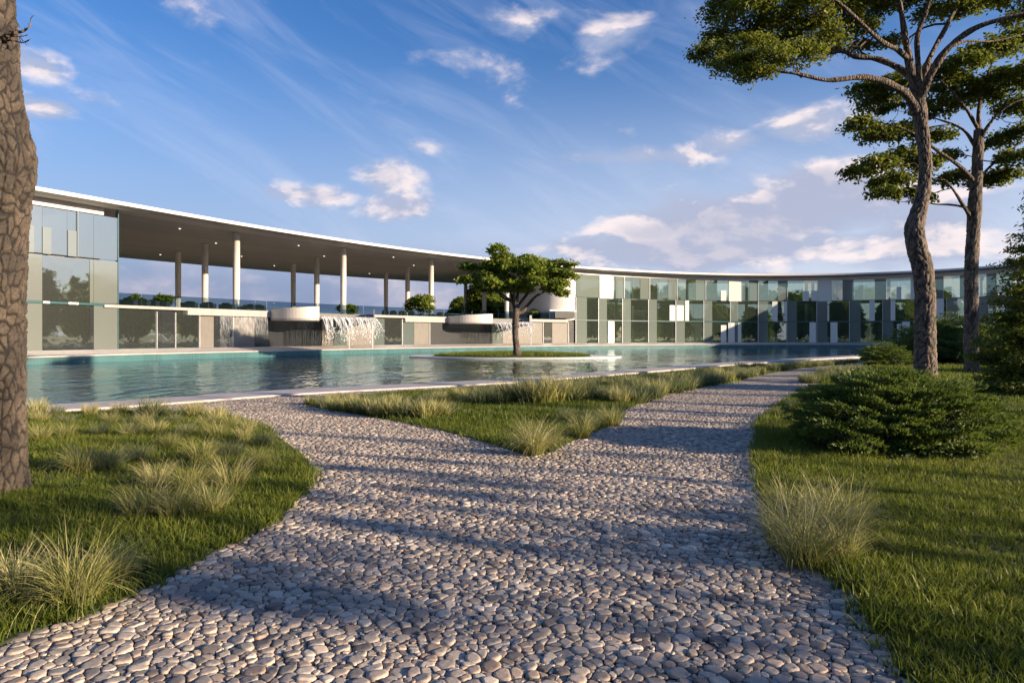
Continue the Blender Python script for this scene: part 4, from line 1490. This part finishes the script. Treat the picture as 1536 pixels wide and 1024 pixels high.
# ---- main tree on the right
D1 = 26.8
b1 = (*P(1387, 568), 0)
T1 = empty('umbrella_pine', b1, 'tall umbrella tree with thick curving trunk and crown reaching out of the top right corner', 'tree')
tr_px = [(1389, 574, 17), (1388, 545, 16.5), (1388, 500, 15.5), (1387, 440, 15), (1383, 400, 15.5), (1375, 368, 15), (1372, 342, 14.5), (1379, 312, 11.5), (1386, 282, 10),
         (1388, 245, 9.2), (1384, 205, 9.4), (1380, 172, 10.5), (1378, 145, 9)]
pts = rel([PD(x, y, D1) for x, y, _ in tr_px], b1)
V, F, _, C = bark_trunk(np.array(pts), np.array([r_ * .9 / 1024 * D1 for _, _, r_ in tr_px]), 72, .035, 13, .42, .055, 5, .06)
trunk1 = link('trunk', mesh_np('trunk', V, F, True, C), M['plate2'], T1)
r = np.random.default_rng(11)
br_px = [([(1375, 168, 0), (1362, 145, -.3), (1348, 133, -.6), (1322, 121, -1), (1296, 116, -1.3), (1262, 119, -1.5), (1236, 120, -1.6), (1196, 111, -1.8), (1160, 106, -1.6), (1120, 96, -1.2)], .19, .03),
         ([(1376, 135, 0), (1362, 112, .3), (1335, 96, .8), (1312, 88, 1.0), (1282, 85, 1.1), (1262, 77, 1.2), (1223, 78, 1.0), (1173, 60, .6), (1135, 46, 0), (1090, 50, 0)], .16, .03),
         ([(1378, 150, 0), (1370, 125, 0), (1362, 83, 0), (1357, 50, -.2), (1349, 0, -.3), (1340, -60, 0)], .22, .06),
         ([(1362, 88, 0), (1345, 74, -.5), (1319, 60, -1.2), (1276, 20, -1.8), (1240, -10, -2.2), (1200, -40, -2.2)], .12, .04),
         ([(1379, 150, 0), (1384, 138, -.2), (1397, 110, -.6), (1422, 73, -1.0), (1462, 43, -1.4), (1511, 27, -1.8), (1560, 16, -2.2)], .21, .06),
         ([(1381, 145, 0), (1386, 118, .3), (1395, 86, .5), (1418, 43, .8), (1440, 0, 1.2), (1460, -50, 1.4)], .15, .05),
         ([(1378, 142, 0), (1378, 110, -.3), (1376, 56, -.8), (1390, 17, -1.0), (1405, -40, -1.2)], .14, .05),
         ([(1422, 73, -1.0), (1450, 62, -.4), (1490, 62, .3), (1540, 50, 1)], .06, .02),
         ([(1349, 0, -.3), (1310, -30, 1), (1270, -60, 2)], .09, .03)]
lines1 = [(rel(px_line(a, D1), b1), r0, r1) for a, r0, r1 in br_px]
pads1 = []


def pad(lst, base, x, y, d, rx, ry, rz, dn=1.0):
    p = np.array(PD(x, y, d)) - np.array(base)
    lst.append((p[0], p[1], p[2], rx, ry, rz, dn))


for x, y, dz, rx, rz in [(1062, 84, -.5, .75, .33), (1085, 60, .8, .9, .4), (1100, 100, -1.2, .9, .33), (1130, 112, -1.6, .75, .25), (1120, 75, -.4, 1.1, .45), (1150, 90, -1.8, 1.0, .35),
                         (1160, 50, .5, 1.2, .5), (1195, 85, -1, 1.1, .4), (1215, 55, .5, 1.2, .5), (1240, 70, 2.0, .9, .35), (1085, 18, .5, 1.0, .5), (1125, 20, -1, 1.2, .6), (1170, 8, .5, 1.2, .6),
                         (1210, 18, -.8, 1.1, .5), (1255, 25, 1.5, 1.1, .5), (1285, 45, 2.6, .9, .35), (1310, 15, 2.0, 1.1, .45), (1300, -20, 0, 1.3, .5), (1250, -30, -1.5, 1.3, .6),
                         (1190, -40, 0, 1.4, .6), (1130, -35, .5, 1.3, .6), (1085, -20, -.8, .9, .5), (1350, 0, 2.5, 1.1, .45), (1345, -50, 0, 1.4, .6), (1400, -15, 2.2, 1.2, .5),
                         (1400, 20, 2.8, .8, .3), (1440, 15, 1.5, .8, .35), (1480, 5, 2, .9, .4), (1520, -10, -1, 1.1, .4), (1470, -45, 0, 1.4, .6), (1540, -30, 2, 1.2, .5), (1410, -70, 1, 1.4, .6),
                         (1260, -90, 1, 1.6, .7), (1340, -110, -1, 1.7, .7), (1180, -90, 0, 1.5, .6), (1430, -120, 0, 1.6, .7), (1560, 10, 0, .8, .3), (1520, 30, 1.4, .55, .2), (1290, 72, 3.4, .6, .25), (1330, 66, 3.2, .6, .22)]:
    pad(pads1, b1, x, y, D1 + dz, rx, rx * 1.1, rz)
pads1 = [(*p_[:5], p_[5] * 1.35, p_[6]) for p_ in pads1]
mb = MB(); make_limbs(mb, lines1, pads1, r, .05, 10, 4)
link('limbs', mb.mesh('limbs', True), M['bark2'], T1)
crown('crown', pads1, .078, 125, r, M['pine'], T1, .5, .26)

# ---- second tree on the right
D2 = 30.9
b2 = (*P(1457, 560), 0)
T2 = empty('umbrella_pine', b2, 'slimmer dark umbrella tree standing behind and right of the thick curving trunk', 'tree')
tr_px = [(1458, 564, 10.5), (1457, 520, 9.5), (1457, 460, 9), (1457, 400, 8.8), (1460, 350, 8.5), (1462, 310, 9), (1465, 270, 7.5), (1467, 230, 7), (1468, 195, 6)]
pts = rel([PD(x, y, D2) for x, y, _ in tr_px], b2)
V, F, _, C = bark_trunk(np.array(pts), np.array([r_ / 1024 * D2 for _, _, r_ in tr_px]), 48, .06, 10, .5, .045, 6, .06)
link('trunk', mesh_np('trunk', V, F, True, C), M['plate2'], T2)
br_px = [([(1458, 330, 0), (1446, 310, -.3), (1430, 285, -.8), (1418, 270, -1.2)], .11, .03),
         ([(1460, 315, 0), (1444, 310, .4), (1424, 307, .8), (1400, 306, 1.2), (1385, 300, 1.4)], .08, .02),
         ([(1464, 275, 0), (1440, 250, -.5), (1405, 225, -1), (1370, 200, -1.4), (1330, 185, -1.2)], .11, .03),
         ([(1466, 225, 0), (1445, 195, .4), (1410, 180, .9), (1375, 172, 1.3)], .09, .02),
         ([(1468, 200, 0), (1468, 170, 0), (1475, 130, .3), (1490, 90, .4)], .13, .04),
         ([(1468, 215, 0), (1485, 185, -.4), (1510, 160, -.8), (1545, 145, -1)], .10, .03),
         ([(1464, 280, 0), (1480, 255, .5), (1510, 230, .8), (1550, 200, 1)], .09, .03),
         ([(1468, 195, 0), (1450, 165, -.4), (1430, 140, -.6), (1410, 120, -.6)], .09, .03)]
lines2 = [(rel(px_line(a, D2), b2), r0, r1) for a, r0, r1 in br_px]
pads2 = []
for x, y, dz, rx, rz in [(1295, 140, 0, .8, .35), (1320, 160, 1, 1.1, .4), (1345, 130, -.8, .9, .35), (1290, 190, -.5, .75, .3), (1320, 205, 1, 1.0, .4), (1355, 200, 1.6, 1.0, .4),
                         (1290, 262, .5, .75, .28), (1315, 250, -.8, .9, .35), (1340, 275, .6, 1.0, .35), (1325, 292, -.4, .7, .25), (1355, 240, 1.4, 1.0, .4), (1360, 292, 1, .6, .22),
                         (1385, 250, 1.8, .8, .35), (1400, 210, 1.8, .9, .35), (1405, 165, 1.4, 1.1, .45), (1430, 130, 1.0, 1.1, .45), (1400, 115, 0, .9, .35), (1445, 100, -.6, 1.0, .4),
                         (1480, 80, .3, 1.2, .45), (1520, 65, 1, 1.1, .4), (1465, 150, 1.8, 1.1, .4), (1500, 130, .2, 1.3, .5), (1540, 115, -1, 1.2, .5), (1525, 165, 1.4, 1.0, .4),
                         (1430, 270, 2, .8, .3), (1480, 275, 2, .8, .3), (1500, 215, 1.8, .7, .3), (1530, 240, 0, 1.0, .4), (1510, 265, 1.6, .8, .3), (1540, 200, 1, .9, .35), (1420, 235, 2.4, .6, .25), (1385, 300, .8, .5, .18)]:
    pad(pads2, b2, x, y, D2 + dz, rx, rx * 1.1, rz)
pads2 = [(*p_[:5], p_[5] * 1.55, p_[6]) for p_ in pads2]
r = np.random.default_rng(12)
mb = MB(); make_limbs(mb, lines2, pads2, r, .045, 8, 3)
link('limbs', mb.mesh('limbs', True), M['bark2'], T2)
crown('crown', pads2, .11, 80, r, M['pine'], T2, .5, .28)

# ---- island tree
D3 = 70.0
b3 = (*P(775, 531, -.05), -.06)
D3 = b3[1]
T3 = empty('island_tree', b3, 'small spreading tree with round green crown alone on the pool island', 'tree')
tr_px = [(776, 532, 7.0), (775, 522, 5.2), (773, 505, 4.6), (773, 488, 4.8), (774, 470, 5.0), (775, 460, 4.2)]
L3 = [([(a, b) for a, b, _ in tr_px], None)]
r = np.random.default_rng(13)
mb = MB()
k3 = D3 / 1024
pt = smooth_line(np.array([(*rel([PD(x, y, D3)], b3)[0], rr0 * k3) for x, y, rr0 in tr_px]), 8)
mb.tube(pt[:, :3], pt[:, 3] * (1 + r.normal(0, .04, len(pt))), 12)
br_px = [([(774, 468, 0), (768, 452, 0), (757, 448, 0), (742, 434, -1), (728, 424, -1.5)], .20, .05), ([(775, 470, 0), (784, 467, .3), (794, 455, .5), (803, 445, .6), (816, 438, 1), (830, 434, 1)], .25, .06),
         ([(775, 462, 0), (776, 445, -.5), (780, 430, -.5), (788, 412, -.6)], .22, .05), ([(773, 462, 0), (768, 445, .8), (762, 430, 1.5), (752, 412, 2)], .20, .05),
         ([(776, 460, 0), (790, 442, 1), (802, 428, 2), (812, 415, 2)], .18, .05), ([(774, 462, 0), (771, 440, -1), (770, 415, -1)], .20, .05), ([(768, 452, 0), (752, 440, 1), (735, 428, 2)], .14, .04)]
lines3 = [(rel(px_line(a, D3), b3), r0, r1) for a, r0, r1 in br_px]
pads3 = []
r3 = np.random.default_rng(77)
for x, y, dz, rx, rz in [(712, 402, 0, 1.6, .9), (700, 412, -1, 1.0, .5), (730, 395, 1.5, 1.7, 1.0), (745, 390, -1.5, 1.6, 1.1), (750, 380, 0, 1.1, .8), (770, 392, 1, 1.7, 1.2), (765, 412, -2, 1.8, 1.0),
                         (735, 415, -1.8, 1.5, .8), (790, 400, -1.5, 1.8, 1.2), (805, 388, .5, 1.6, 1.0), (825, 396, 1.0, 1.6, 1.0), (840, 408, -.5, 1.5, .9), (850, 416, 1, 1.0, .6), (815, 415, -2, 1.7, .9),
                         (830, 428, -.5, 1.2, .6), (795, 425, 2, 1.6, .7), (755, 428, 2.5, 1.5, .6), (725, 425, .5, 1.1, .5), (785, 385, -.8, 1.2, .8), (840, 396, 0, 1.0, .6), (778, 420, 0, 1.4, .8)]:
    pad(pads3, b3, x, y, D3 + dz, rx, rx, rz)
np_ = []
for q_ in pads3:
    for _ in range(4):
        f_ = r3.uniform(.38, .62)
        np_.append((q_[0] + r3.normal(0, .6) * q_[3], q_[1] + r3.normal(0, .5) * q_[4], q_[2] + r3.normal(0, .32) * q_[5] - .45, q_[3] * f_, q_[4] * f_, q_[5] * f_, 1.15))
make_limbs(mb, lines3, pads3, r, .07, 8, 4)
pads3 = [(q_[0] * .93, *q_[1:]) for q_ in np_ if abs(q_[0]) < 5.6 and q_[2] < 11.2]
link('trunk', mb.mesh('trunk', True), M['bark2'], T3)
crown('crown', pads3, .17, 46, r, M['pine2'], T3, .55, .34, .5)

# ---- left leaning trunk
D4 = 7.25
b4 = (*P(0, 740), 0)
D4 = b4[1]
T4 = empty('leaning_pine', b4, 'rough plated pine trunk with a bend standing at the left photo edge', 'tree')
# right edge of the trunk in the photo, half width in photo units
e_px = [(52, 752, 72), (39, 735, 53), (32, 705, 44), (30, 650, 42), (29, 560, 41), (29, 470, 41), (31, 390, 41), (37, 310, 42), (45, 240, 46), (33, 190, 44), (22, 120, 40), (18, 60, 40), (13, 0, 38), (8, -90, 34), (0, -200, 30), (-20, -330, 22)]
pts = rel([PD(x - hw, y, D4) for x, y, hw in e_px], b4)
V, F, _, C = bark_trunk(np.array(pts), np.array([hw / 1024 * D4 for _, _, hw in e_px]), 300, .0085, 25, .16, .032, 8, .03)
link('trunk', mesh_np('trunk', V, F, True, C), M['plate'], T4)
r = np.random.default_rng(14)
mb = MB()
s0 = rel([PD(6, 62, D4 - .1)], b4)[0]
for e in ((46, 28), (42, 52), (30, 40), (44, 60)):
    p = rel([PD(*e, D4 - .15)], b4)[0]
    ln = twist(s0, p, r, 6, .07); mb.tube(ln, np.linspace(.028 if e[0] == 46 else .008, .003, 6), 6)
    for k in range(4):
        q = ln[3 + k % 3]; mb.tube(twist(q, q + r.normal(0, .06, 3), r, 4, .1), np.linspace(.005, .002, 4), 4)
link('broken_branch', mb.mesh('broken_branch', True), M['bark'], T4)
pads4 = []
lines4 = []
top = np.array(pts[-1])
for k in range(7):
    a = k * .9 + .3; L_ = r.uniform(1.5, 3)
    e = top + np.array((L_ * math.cos(a) - 1.2, L_ * math.sin(a), r.uniform(.4, 1.2)))
    lines4.append(([tuple(top - (0, 0, .3)), tuple((top + e) / 2 + (0, 0, .3)), tuple(e)], .13, .03))
    pads4.append((*(e + (0, 0, .4)), 1.2, 1.2, .5, 1)); pads4.append((*((top + e) / 2 + (0, 0, .9)), 1.1, 1.1, .45, 1))
mb = MB(); make_limbs(mb, lines4, pads4, r, .04, 8, 3)
link('limbs', mb.mesh('limbs', True), M['bark'], T4)
crown('crown', pads4, .10, 45, r, M['pine'], T4, .5, .28)


# ------------------------------------------------------------------ juniper mound and dark shrubs
def needle_shrub(name, loc, rx, ry, h, npad, per, size, label, mt, seed, padr=.2, red=True, flat=.35, rot=0.0, parent=None, gap=.15):
    r = np.random.default_rng(seed)
    T = empty(name, loc, label, 'shrub')
    VS, FS, TS = [], [], []
    o = 0
    mb = MB()
    for i in range(npad):
        u = (i + .5) / npad
        ze = 1 - u * 1.0
        th = i * 2.39996 + r.normal(0, .2)
        rho = math.sqrt(max(0, 1 - ze ** 2)) * (1 + .12 * math.sin(th * 3 + seed) + .10 * math.sin(th * 5 + 1.3)) * r.uniform(.78, 1.12)
        zz = (.10 + .90 * ze ** .9 * r.uniform(.78, 1.12)) * h
        lay = r.uniform(-.02, .05)
        c = np.array((rx * rho * math.cos(th), ry * rho * math.sin(th), zz + lay))
        outw = np.array((math.cos(th), math.sin(th), 0.18 + .5 * ze)); outw /= np.linalg.norm(outw)
        pr = padr * r.uniform(.6, 1.35)
        side = np.array((-math.sin(th), math.cos(th), 0))
        upv = np.cross(outw, side); upv *= np.sign(upv[2])
        n = int(per * r.uniform(.7, 1.3))
        a = r.uniform(0, 6.28, n); q = np.sqrt(r.uniform(0, 1, n))
        lx, ly = q * np.cos(a) * pr * 1.15, q * np.sin(a) * pr
        lz = (1 - q ** 2) * pr * flat + r.normal(0, .012, n)
        C = c + lx[:, None] * outw + ly[:, None] * side + lz[:, None] * upv
        dirn = outw[None] * (.5 + lx[:, None] / pr) + side[None] * (ly[:, None] / pr) + np.array((0, 0, .55)) + r.normal(0, .35, (n, 3))
        dirn /= np.linalg.norm(dirn, axis=1)[:, None]
        wv = np.cross(dirn, r.normal(0, 1, (n, 3))); wv /= np.linalg.norm(wv, axis=1)[:, None]
        s_ = size * r.uniform(.6, 1.4, n)[:, None]
        V = np.stack([C, C + dirn * s_ * .5 + wv * s_ * .17, C + dirn * s_, C + dirn * s_ * .5 - wv * s_ * .17], 1).reshape(-1, 3)
        VS.append(V); FS.append(np.arange(4 * n).reshape(-1, 4) + o); o += 4 * n
        TS.append(np.repeat(r.normal(.36, .10) + .22 * (q < .6) * 0 + r.normal(0, .08, n), 4))
        if i % 2 == 0:
            mb.tube(twist((c[0] * .15, c[1] * .15, h * .12), c - upv * .03, r, 6, .06), np.linspace(.02 * h + .006, .005, 6), 5)
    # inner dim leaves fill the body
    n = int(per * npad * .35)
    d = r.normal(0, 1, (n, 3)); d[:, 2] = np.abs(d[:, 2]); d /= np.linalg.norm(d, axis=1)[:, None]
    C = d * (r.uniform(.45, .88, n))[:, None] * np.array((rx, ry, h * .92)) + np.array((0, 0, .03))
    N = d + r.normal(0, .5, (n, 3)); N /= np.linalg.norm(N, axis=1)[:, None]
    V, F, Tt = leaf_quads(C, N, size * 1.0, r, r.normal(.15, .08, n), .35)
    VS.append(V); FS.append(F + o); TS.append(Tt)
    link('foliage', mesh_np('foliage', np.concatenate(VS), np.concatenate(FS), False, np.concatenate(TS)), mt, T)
    link('stems', mb.mesh('stems', True), M['bark2'], T)
    T.rotation_euler = (0, 0, rot)
    return T


jx, jy = P(1338, 672)
needle_shrub('juniper_shrub', (jx, jy, 0), 1.32, 1.2, .95, 300, 200, .058, 'big dark green layered juniper mound on the right lawn', M['juniper'], 3, .21)
p = P(1325, 548); needle_shrub('juniper_shrub', (*p, 0), 1.25, 1.1, 1.0, 90, 120, .10, 'small low dark shrub at the pool corner left of the thick trunk', M['juniper'], 4, .3)
p = P(1368, 545); needle_shrub('juniper_shrub', (*p, 0), 1.5, 1.4, 1.9, 90, 120, .12, 'dark rounded shrub directly behind the thick curving trunk', M['juniper'], 5, .4)
p = P(1425, 544); needle_shrub('juniper_shrub', (*p, 0), 2.3, 1.8, 2.6, 110, 150, .14, 'cloud shaped dark shrub between the two right trunks', M['juniper'], 6, .55)
p = P(1483, 548); needle_shrub('juniper_shrub', (*p, 0), 1.8, 1.6, 2.3, 100, 130, .13, 'dark bush right of the slimmer trunk near the deck', M['juniper'], 7, .45)


def conifer(loc, h, rad, label, seed, mt, size=.07):
    r = np.random.default_rng(seed)
    T = empty('conifer', loc, label, 'tree')
    mb = MB()
    mb.tube([(0, 0, 0), (.05, 0, h * .4), (0, .04, h * .98)], [.16, .10, .02], 10)
    pads = []
    nl = 15
    for i in range(nl):
        u = i / (nl - 1)
        z = h * (.06 + .90 * u)
        rr_ = rad * (1 - u ** 1.4 * .85) * r.uniform(.85, 1.1)
        nb_ = int(9 - 4 * u)
        for k in range(nb_):
            a = k * 6.283 / nb_ + i * .7 + r.normal(0, .2)
            for f_ in (.45, .85):
                pads.append((rr_ * f_ * math.cos(a), rr_ * f_ * math.sin(a), z - f_ * .25 * rr_ * .3, rr_ * .30, rr_ * .30, .16 + .1 * (1 - u), .9))
            mb.tube(twist((0, 0, z - .1), (rr_ * math.cos(a), rr_ * math.sin(a), z - .1), r, 5, .04), np.linspace(.04, .008, 5), 5)
    link('trunk', mb.mesh('trunk', True), M['bark2'], T)
    crown('crown', pads, size, 110, r, mt, T, .32, .16, .6)
    return T


conifer((*P(1560, 592), 0), 5.9, 1.6, 'dense green conifer filling the right photo edge beyond the lawn', 21, M['pine'])
conifer((*P(1585, 548), 0), 7.5, 2.2, 'conifer behind the one at the right photo edge', 22, M['pine'], .09)

# ---- terrace planting
def box_planter(px, w_, d_, h_, label, group):
    q = on(px, -1.0, Z1)
    T = empty('planter', q, label, 'planter', group)
    mb = MB(); mb.box((0, 0, h_ / 2 + .01), (w_ / 2, d_ / 2, h_ / 2))
    link('box', mb.mesh('box'), M['beige'], T)
    r = np.random.default_rng(int(px))
    crown('hedge', [(0, 0, h_ + .03, w_ * .42, d_ * .4, .12, 1.5)], .07, 60, r, M['juniper'], T, .5, .12)


for x in (192, 212, 230, 246, 284, 312, 340, 372, 388):
    box_planter(x, .9 if x % 4 else 1.5, .8, .62, 'beige planter box behind glass on the left terrace end', 'planters on the left of the terrace')
for x in (578, 590, 603, 617, 660, 671, 695):
    box_planter(x, .9, .8, .62, 'beige planter box behind glass in the middle terrace bays', 'planters in the middle of the terrace')


def leafy(px, off, r_, h_, label, seed):
    q = on(px, -off, Z1)
    T = empty('terrace_shrub', q, label, 'shrub')
    r = np.random.default_rng(seed)
    pads = [(r.uniform(-.6, .6) * r_, r.uniform(-.5, .5) * r_, h_ * r.uniform(.35, .9), r_ * .55, r_ * .5, h_ * .3, 1.2) for _ in range(8)]
    mb = MB()
    for p_ in pads: mb.tube(twist((0, 0, 0), p_[:3], r, 5), np.linspace(.05, .015, 5), 5)
    link('stems', mb.mesh('stems', True), M['bark2'], T)
    crown('foliage', pads, .15, 40, r, M['pine2'], T, .55, .28, .8)


leafy(205, 3.0, .8, 1.1, 'small green shrub left of two on the terrace by the glass wing', 1)
leafy(247, 3.0, 1.0, 1.4, 'larger green shrub in the first terrace bay left of the back column', 2)
leafy(521, 6.5, 1.4, 1.6, 'small shrub on the terrace above the larger waterfall', 3)
leafy(628, 3.2, 2.3, 2.9, 'rounded green shrub between two columns on the middle of the terrace', 4)
leafy(800, 5.0, 1.3, 1.8, 'dark shrub on the terrace left of the round white end wall', 5)

# ------------------------------------------------------------------ far hills
def hill(y0, span, h, seed, xc=0):
    nx = 160; V = []
    rows = 8
    for j in range(rows):
        v = j / (rows - 1)
        for i in range(nx):
            x = xc + span * (i / (nx - 1) - .5)
            hh = h * (.72 + .28 * float(fbm2(np.array([x / span * 9.0]), np.array([seed * 1.]), seed, 4, 1.0)[0])) * math.sin(v * math.pi / 2) ** .8
            V.append((x, y0 + v * 500, -2 + hh))
    F = [(j * nx + i, j * nx + i + 1, (j + 1) * nx + i + 1, (j + 1) * nx + i) for j in range(rows - 1) for i in range(nx - 1)]
    tag(link('hills', mesh_np('hills', V, np.array(F), True), M['hill']), kind='structure')


hill(1300, 4200, 78, 3)


# ------------------------------------------------------------------ trees outside the frame: they throw the long shadows and show in the glass
def copy_tree(src, loc, rot, sc_, label, group):
    c = src.copy(); COL.objects.link(c)
    c.location = loc; c.rotation_euler = (0, 0, rot); c.scale = (sc_, sc_, sc_)
    tag(c, label, 'tree', group)
    for ch in src.children:
        d = ch.copy(); COL.objects.link(d); d.parent = c
    return c


g1 = 'umbrella trees right of the frame'
for i, (x, y, rot, sc_, src) in enumerate([(27, -9.2, 2.0, .30, T1), (38, -13.8, 2.6, .40, T2), (44, 11, 5.2, .5, T2), (52, 20, 3.2, .8, T2)]):
    copy_tree(src, (x, y, 0), rot, sc_, 'umbrella tree standing beyond the right side of the lawn outside the picture', g1)
# unseen trees, narrowed and added for their shadow streaks: y at x = 0 that their shadow reaches, distance along the sun, spread
for i, (y0, X_, sp_) in enumerate([(3.6, 25, .08), (4.3, 24, .06), (4.9, 29, .05), (5.5, 27, .06), (6.2, 23, .05), (6.9, 27, .04), (7.7, 26, .05), (8.7, 24, .05), (10.1, 29, .03), (13.4, 31, .05), (14.6, 26, .05), (16.4, 27, .08), (18.8, 29, .12), (22, 28, .07), (25.5, 31, .14), (30, 33, .14)]):
    c_t = copy_tree(T2, (X_, y0 - .404 * X_, 0), i * 1.3, 1.0, 'unseen tree narrowed to throw a shadow streak across the ground, outside the picture', 'unseen trees narrowed for shadow streaks')
    c_t.scale = (sp_ * 1.25, sp_, .56 + .05 * (i % 3))
g2 = 'trees behind the viewpoint'
g3 = 'woodland edge right of the park'
T5 = empty('broad_tree', (-60, -48, 0), 'full leafy tree in the row behind the viewpoint outside the picture', 'tree', g2)
r = np.random.default_rng(40)
mb = MB(); mb.tube([(0, 0, 0), (.1, 0, 5), (0, .1, 11)], [.4, .3, .1], 9)
pads5 = []
for k in range(34):
    z = 1.6 + 12.4 * (k / 33); rr_ = 4.6 * math.sin(math.pi * min(1, (z + 1.5) / 17)) ** .7
    a_ = k * 2.4
    pads5.append((rr_ * .7 * math.cos(a_), rr_ * .7 * math.sin(a_), z, 1.9, 1.9, 1.3, .8))
for p_ in pads5[::3]: mb.tube(twist((0, 0, max(.8, p_[2] - 2)), p_[:3], r, 5), np.linspace(.12, .03, 5), 5)
link('trunk', mb.mesh('trunk', True), M['bark2'], T5)
crown('crown', pads5, .30, 26, r, M['wood'], T5, .6, .6, .8)
spots = []
for i in range(26):
    spots.append((-115 + i * 9 + random.uniform(-2.5, 2.5), -50 - random.uniform(0, 16), g2))
for i in range(24):
    spots.append((122 + random.uniform(0, 16), -62 + i * 8.4 + random.uniform(-2.5, 2.5), g3))
for i in range(10):
    spots.append((-68 - random.uniform(0, 10), -42 + i * 8, g2))
for x, y, g_ in spots:
    copy_tree(T5, (x, y, 0), random.uniform(0, 6.28), random.uniform(1.1, 1.7), 'full leafy tree in the row behind the viewpoint outside the picture' if g_ is g2 else 'full leafy tree in the woodland edge right of the lawns outside the picture', g_)

g4 = 'trees seen through the right glass wing'
qa, qb = edge.s_at(862), S_ALL1
for i in range(40):
    q = qa + (qb - qa) * ((i // 2) + .5 * (i % 2) + random.uniform(-.2, .2)) / 20
    p = edge.at_s(q) + edge.ns(q) * (27 + 16 * (i % 2) + random.uniform(0, 6))
    copy_tree(T5, (p[0], p[1], -.3), random.uniform(0, 6.28), random.uniform(.55, .88), 'leafy tree behind the right glass wing', g4)

# ------------------------------------------------------------------ labels: say which one of a row
by_group = {}
for o in COL.objects:
    if o.parent is None and 'group' in o and 'outside the picture' not in o['label']:
        by_group.setdefault((o['group'], o['label']), []).append(o)
for (g_, lab), L in by_group.items():
    if len(L) < 2: continue
    L.sort(key=lambda o: o.location.x / max(.1, o.location.y))
    for i, o in enumerate(L):
        k = i + 1
        suf = 'th' if 10 <= k % 100 <= 20 else {1: 'st', 2: 'nd', 3: 'rd'}.get(k % 10, 'th')
        o['label'] = lab.split(' in the dense')[0] + ', %d%s from the left' % (k, suf) if k > 1 else lab + ', leftmost'
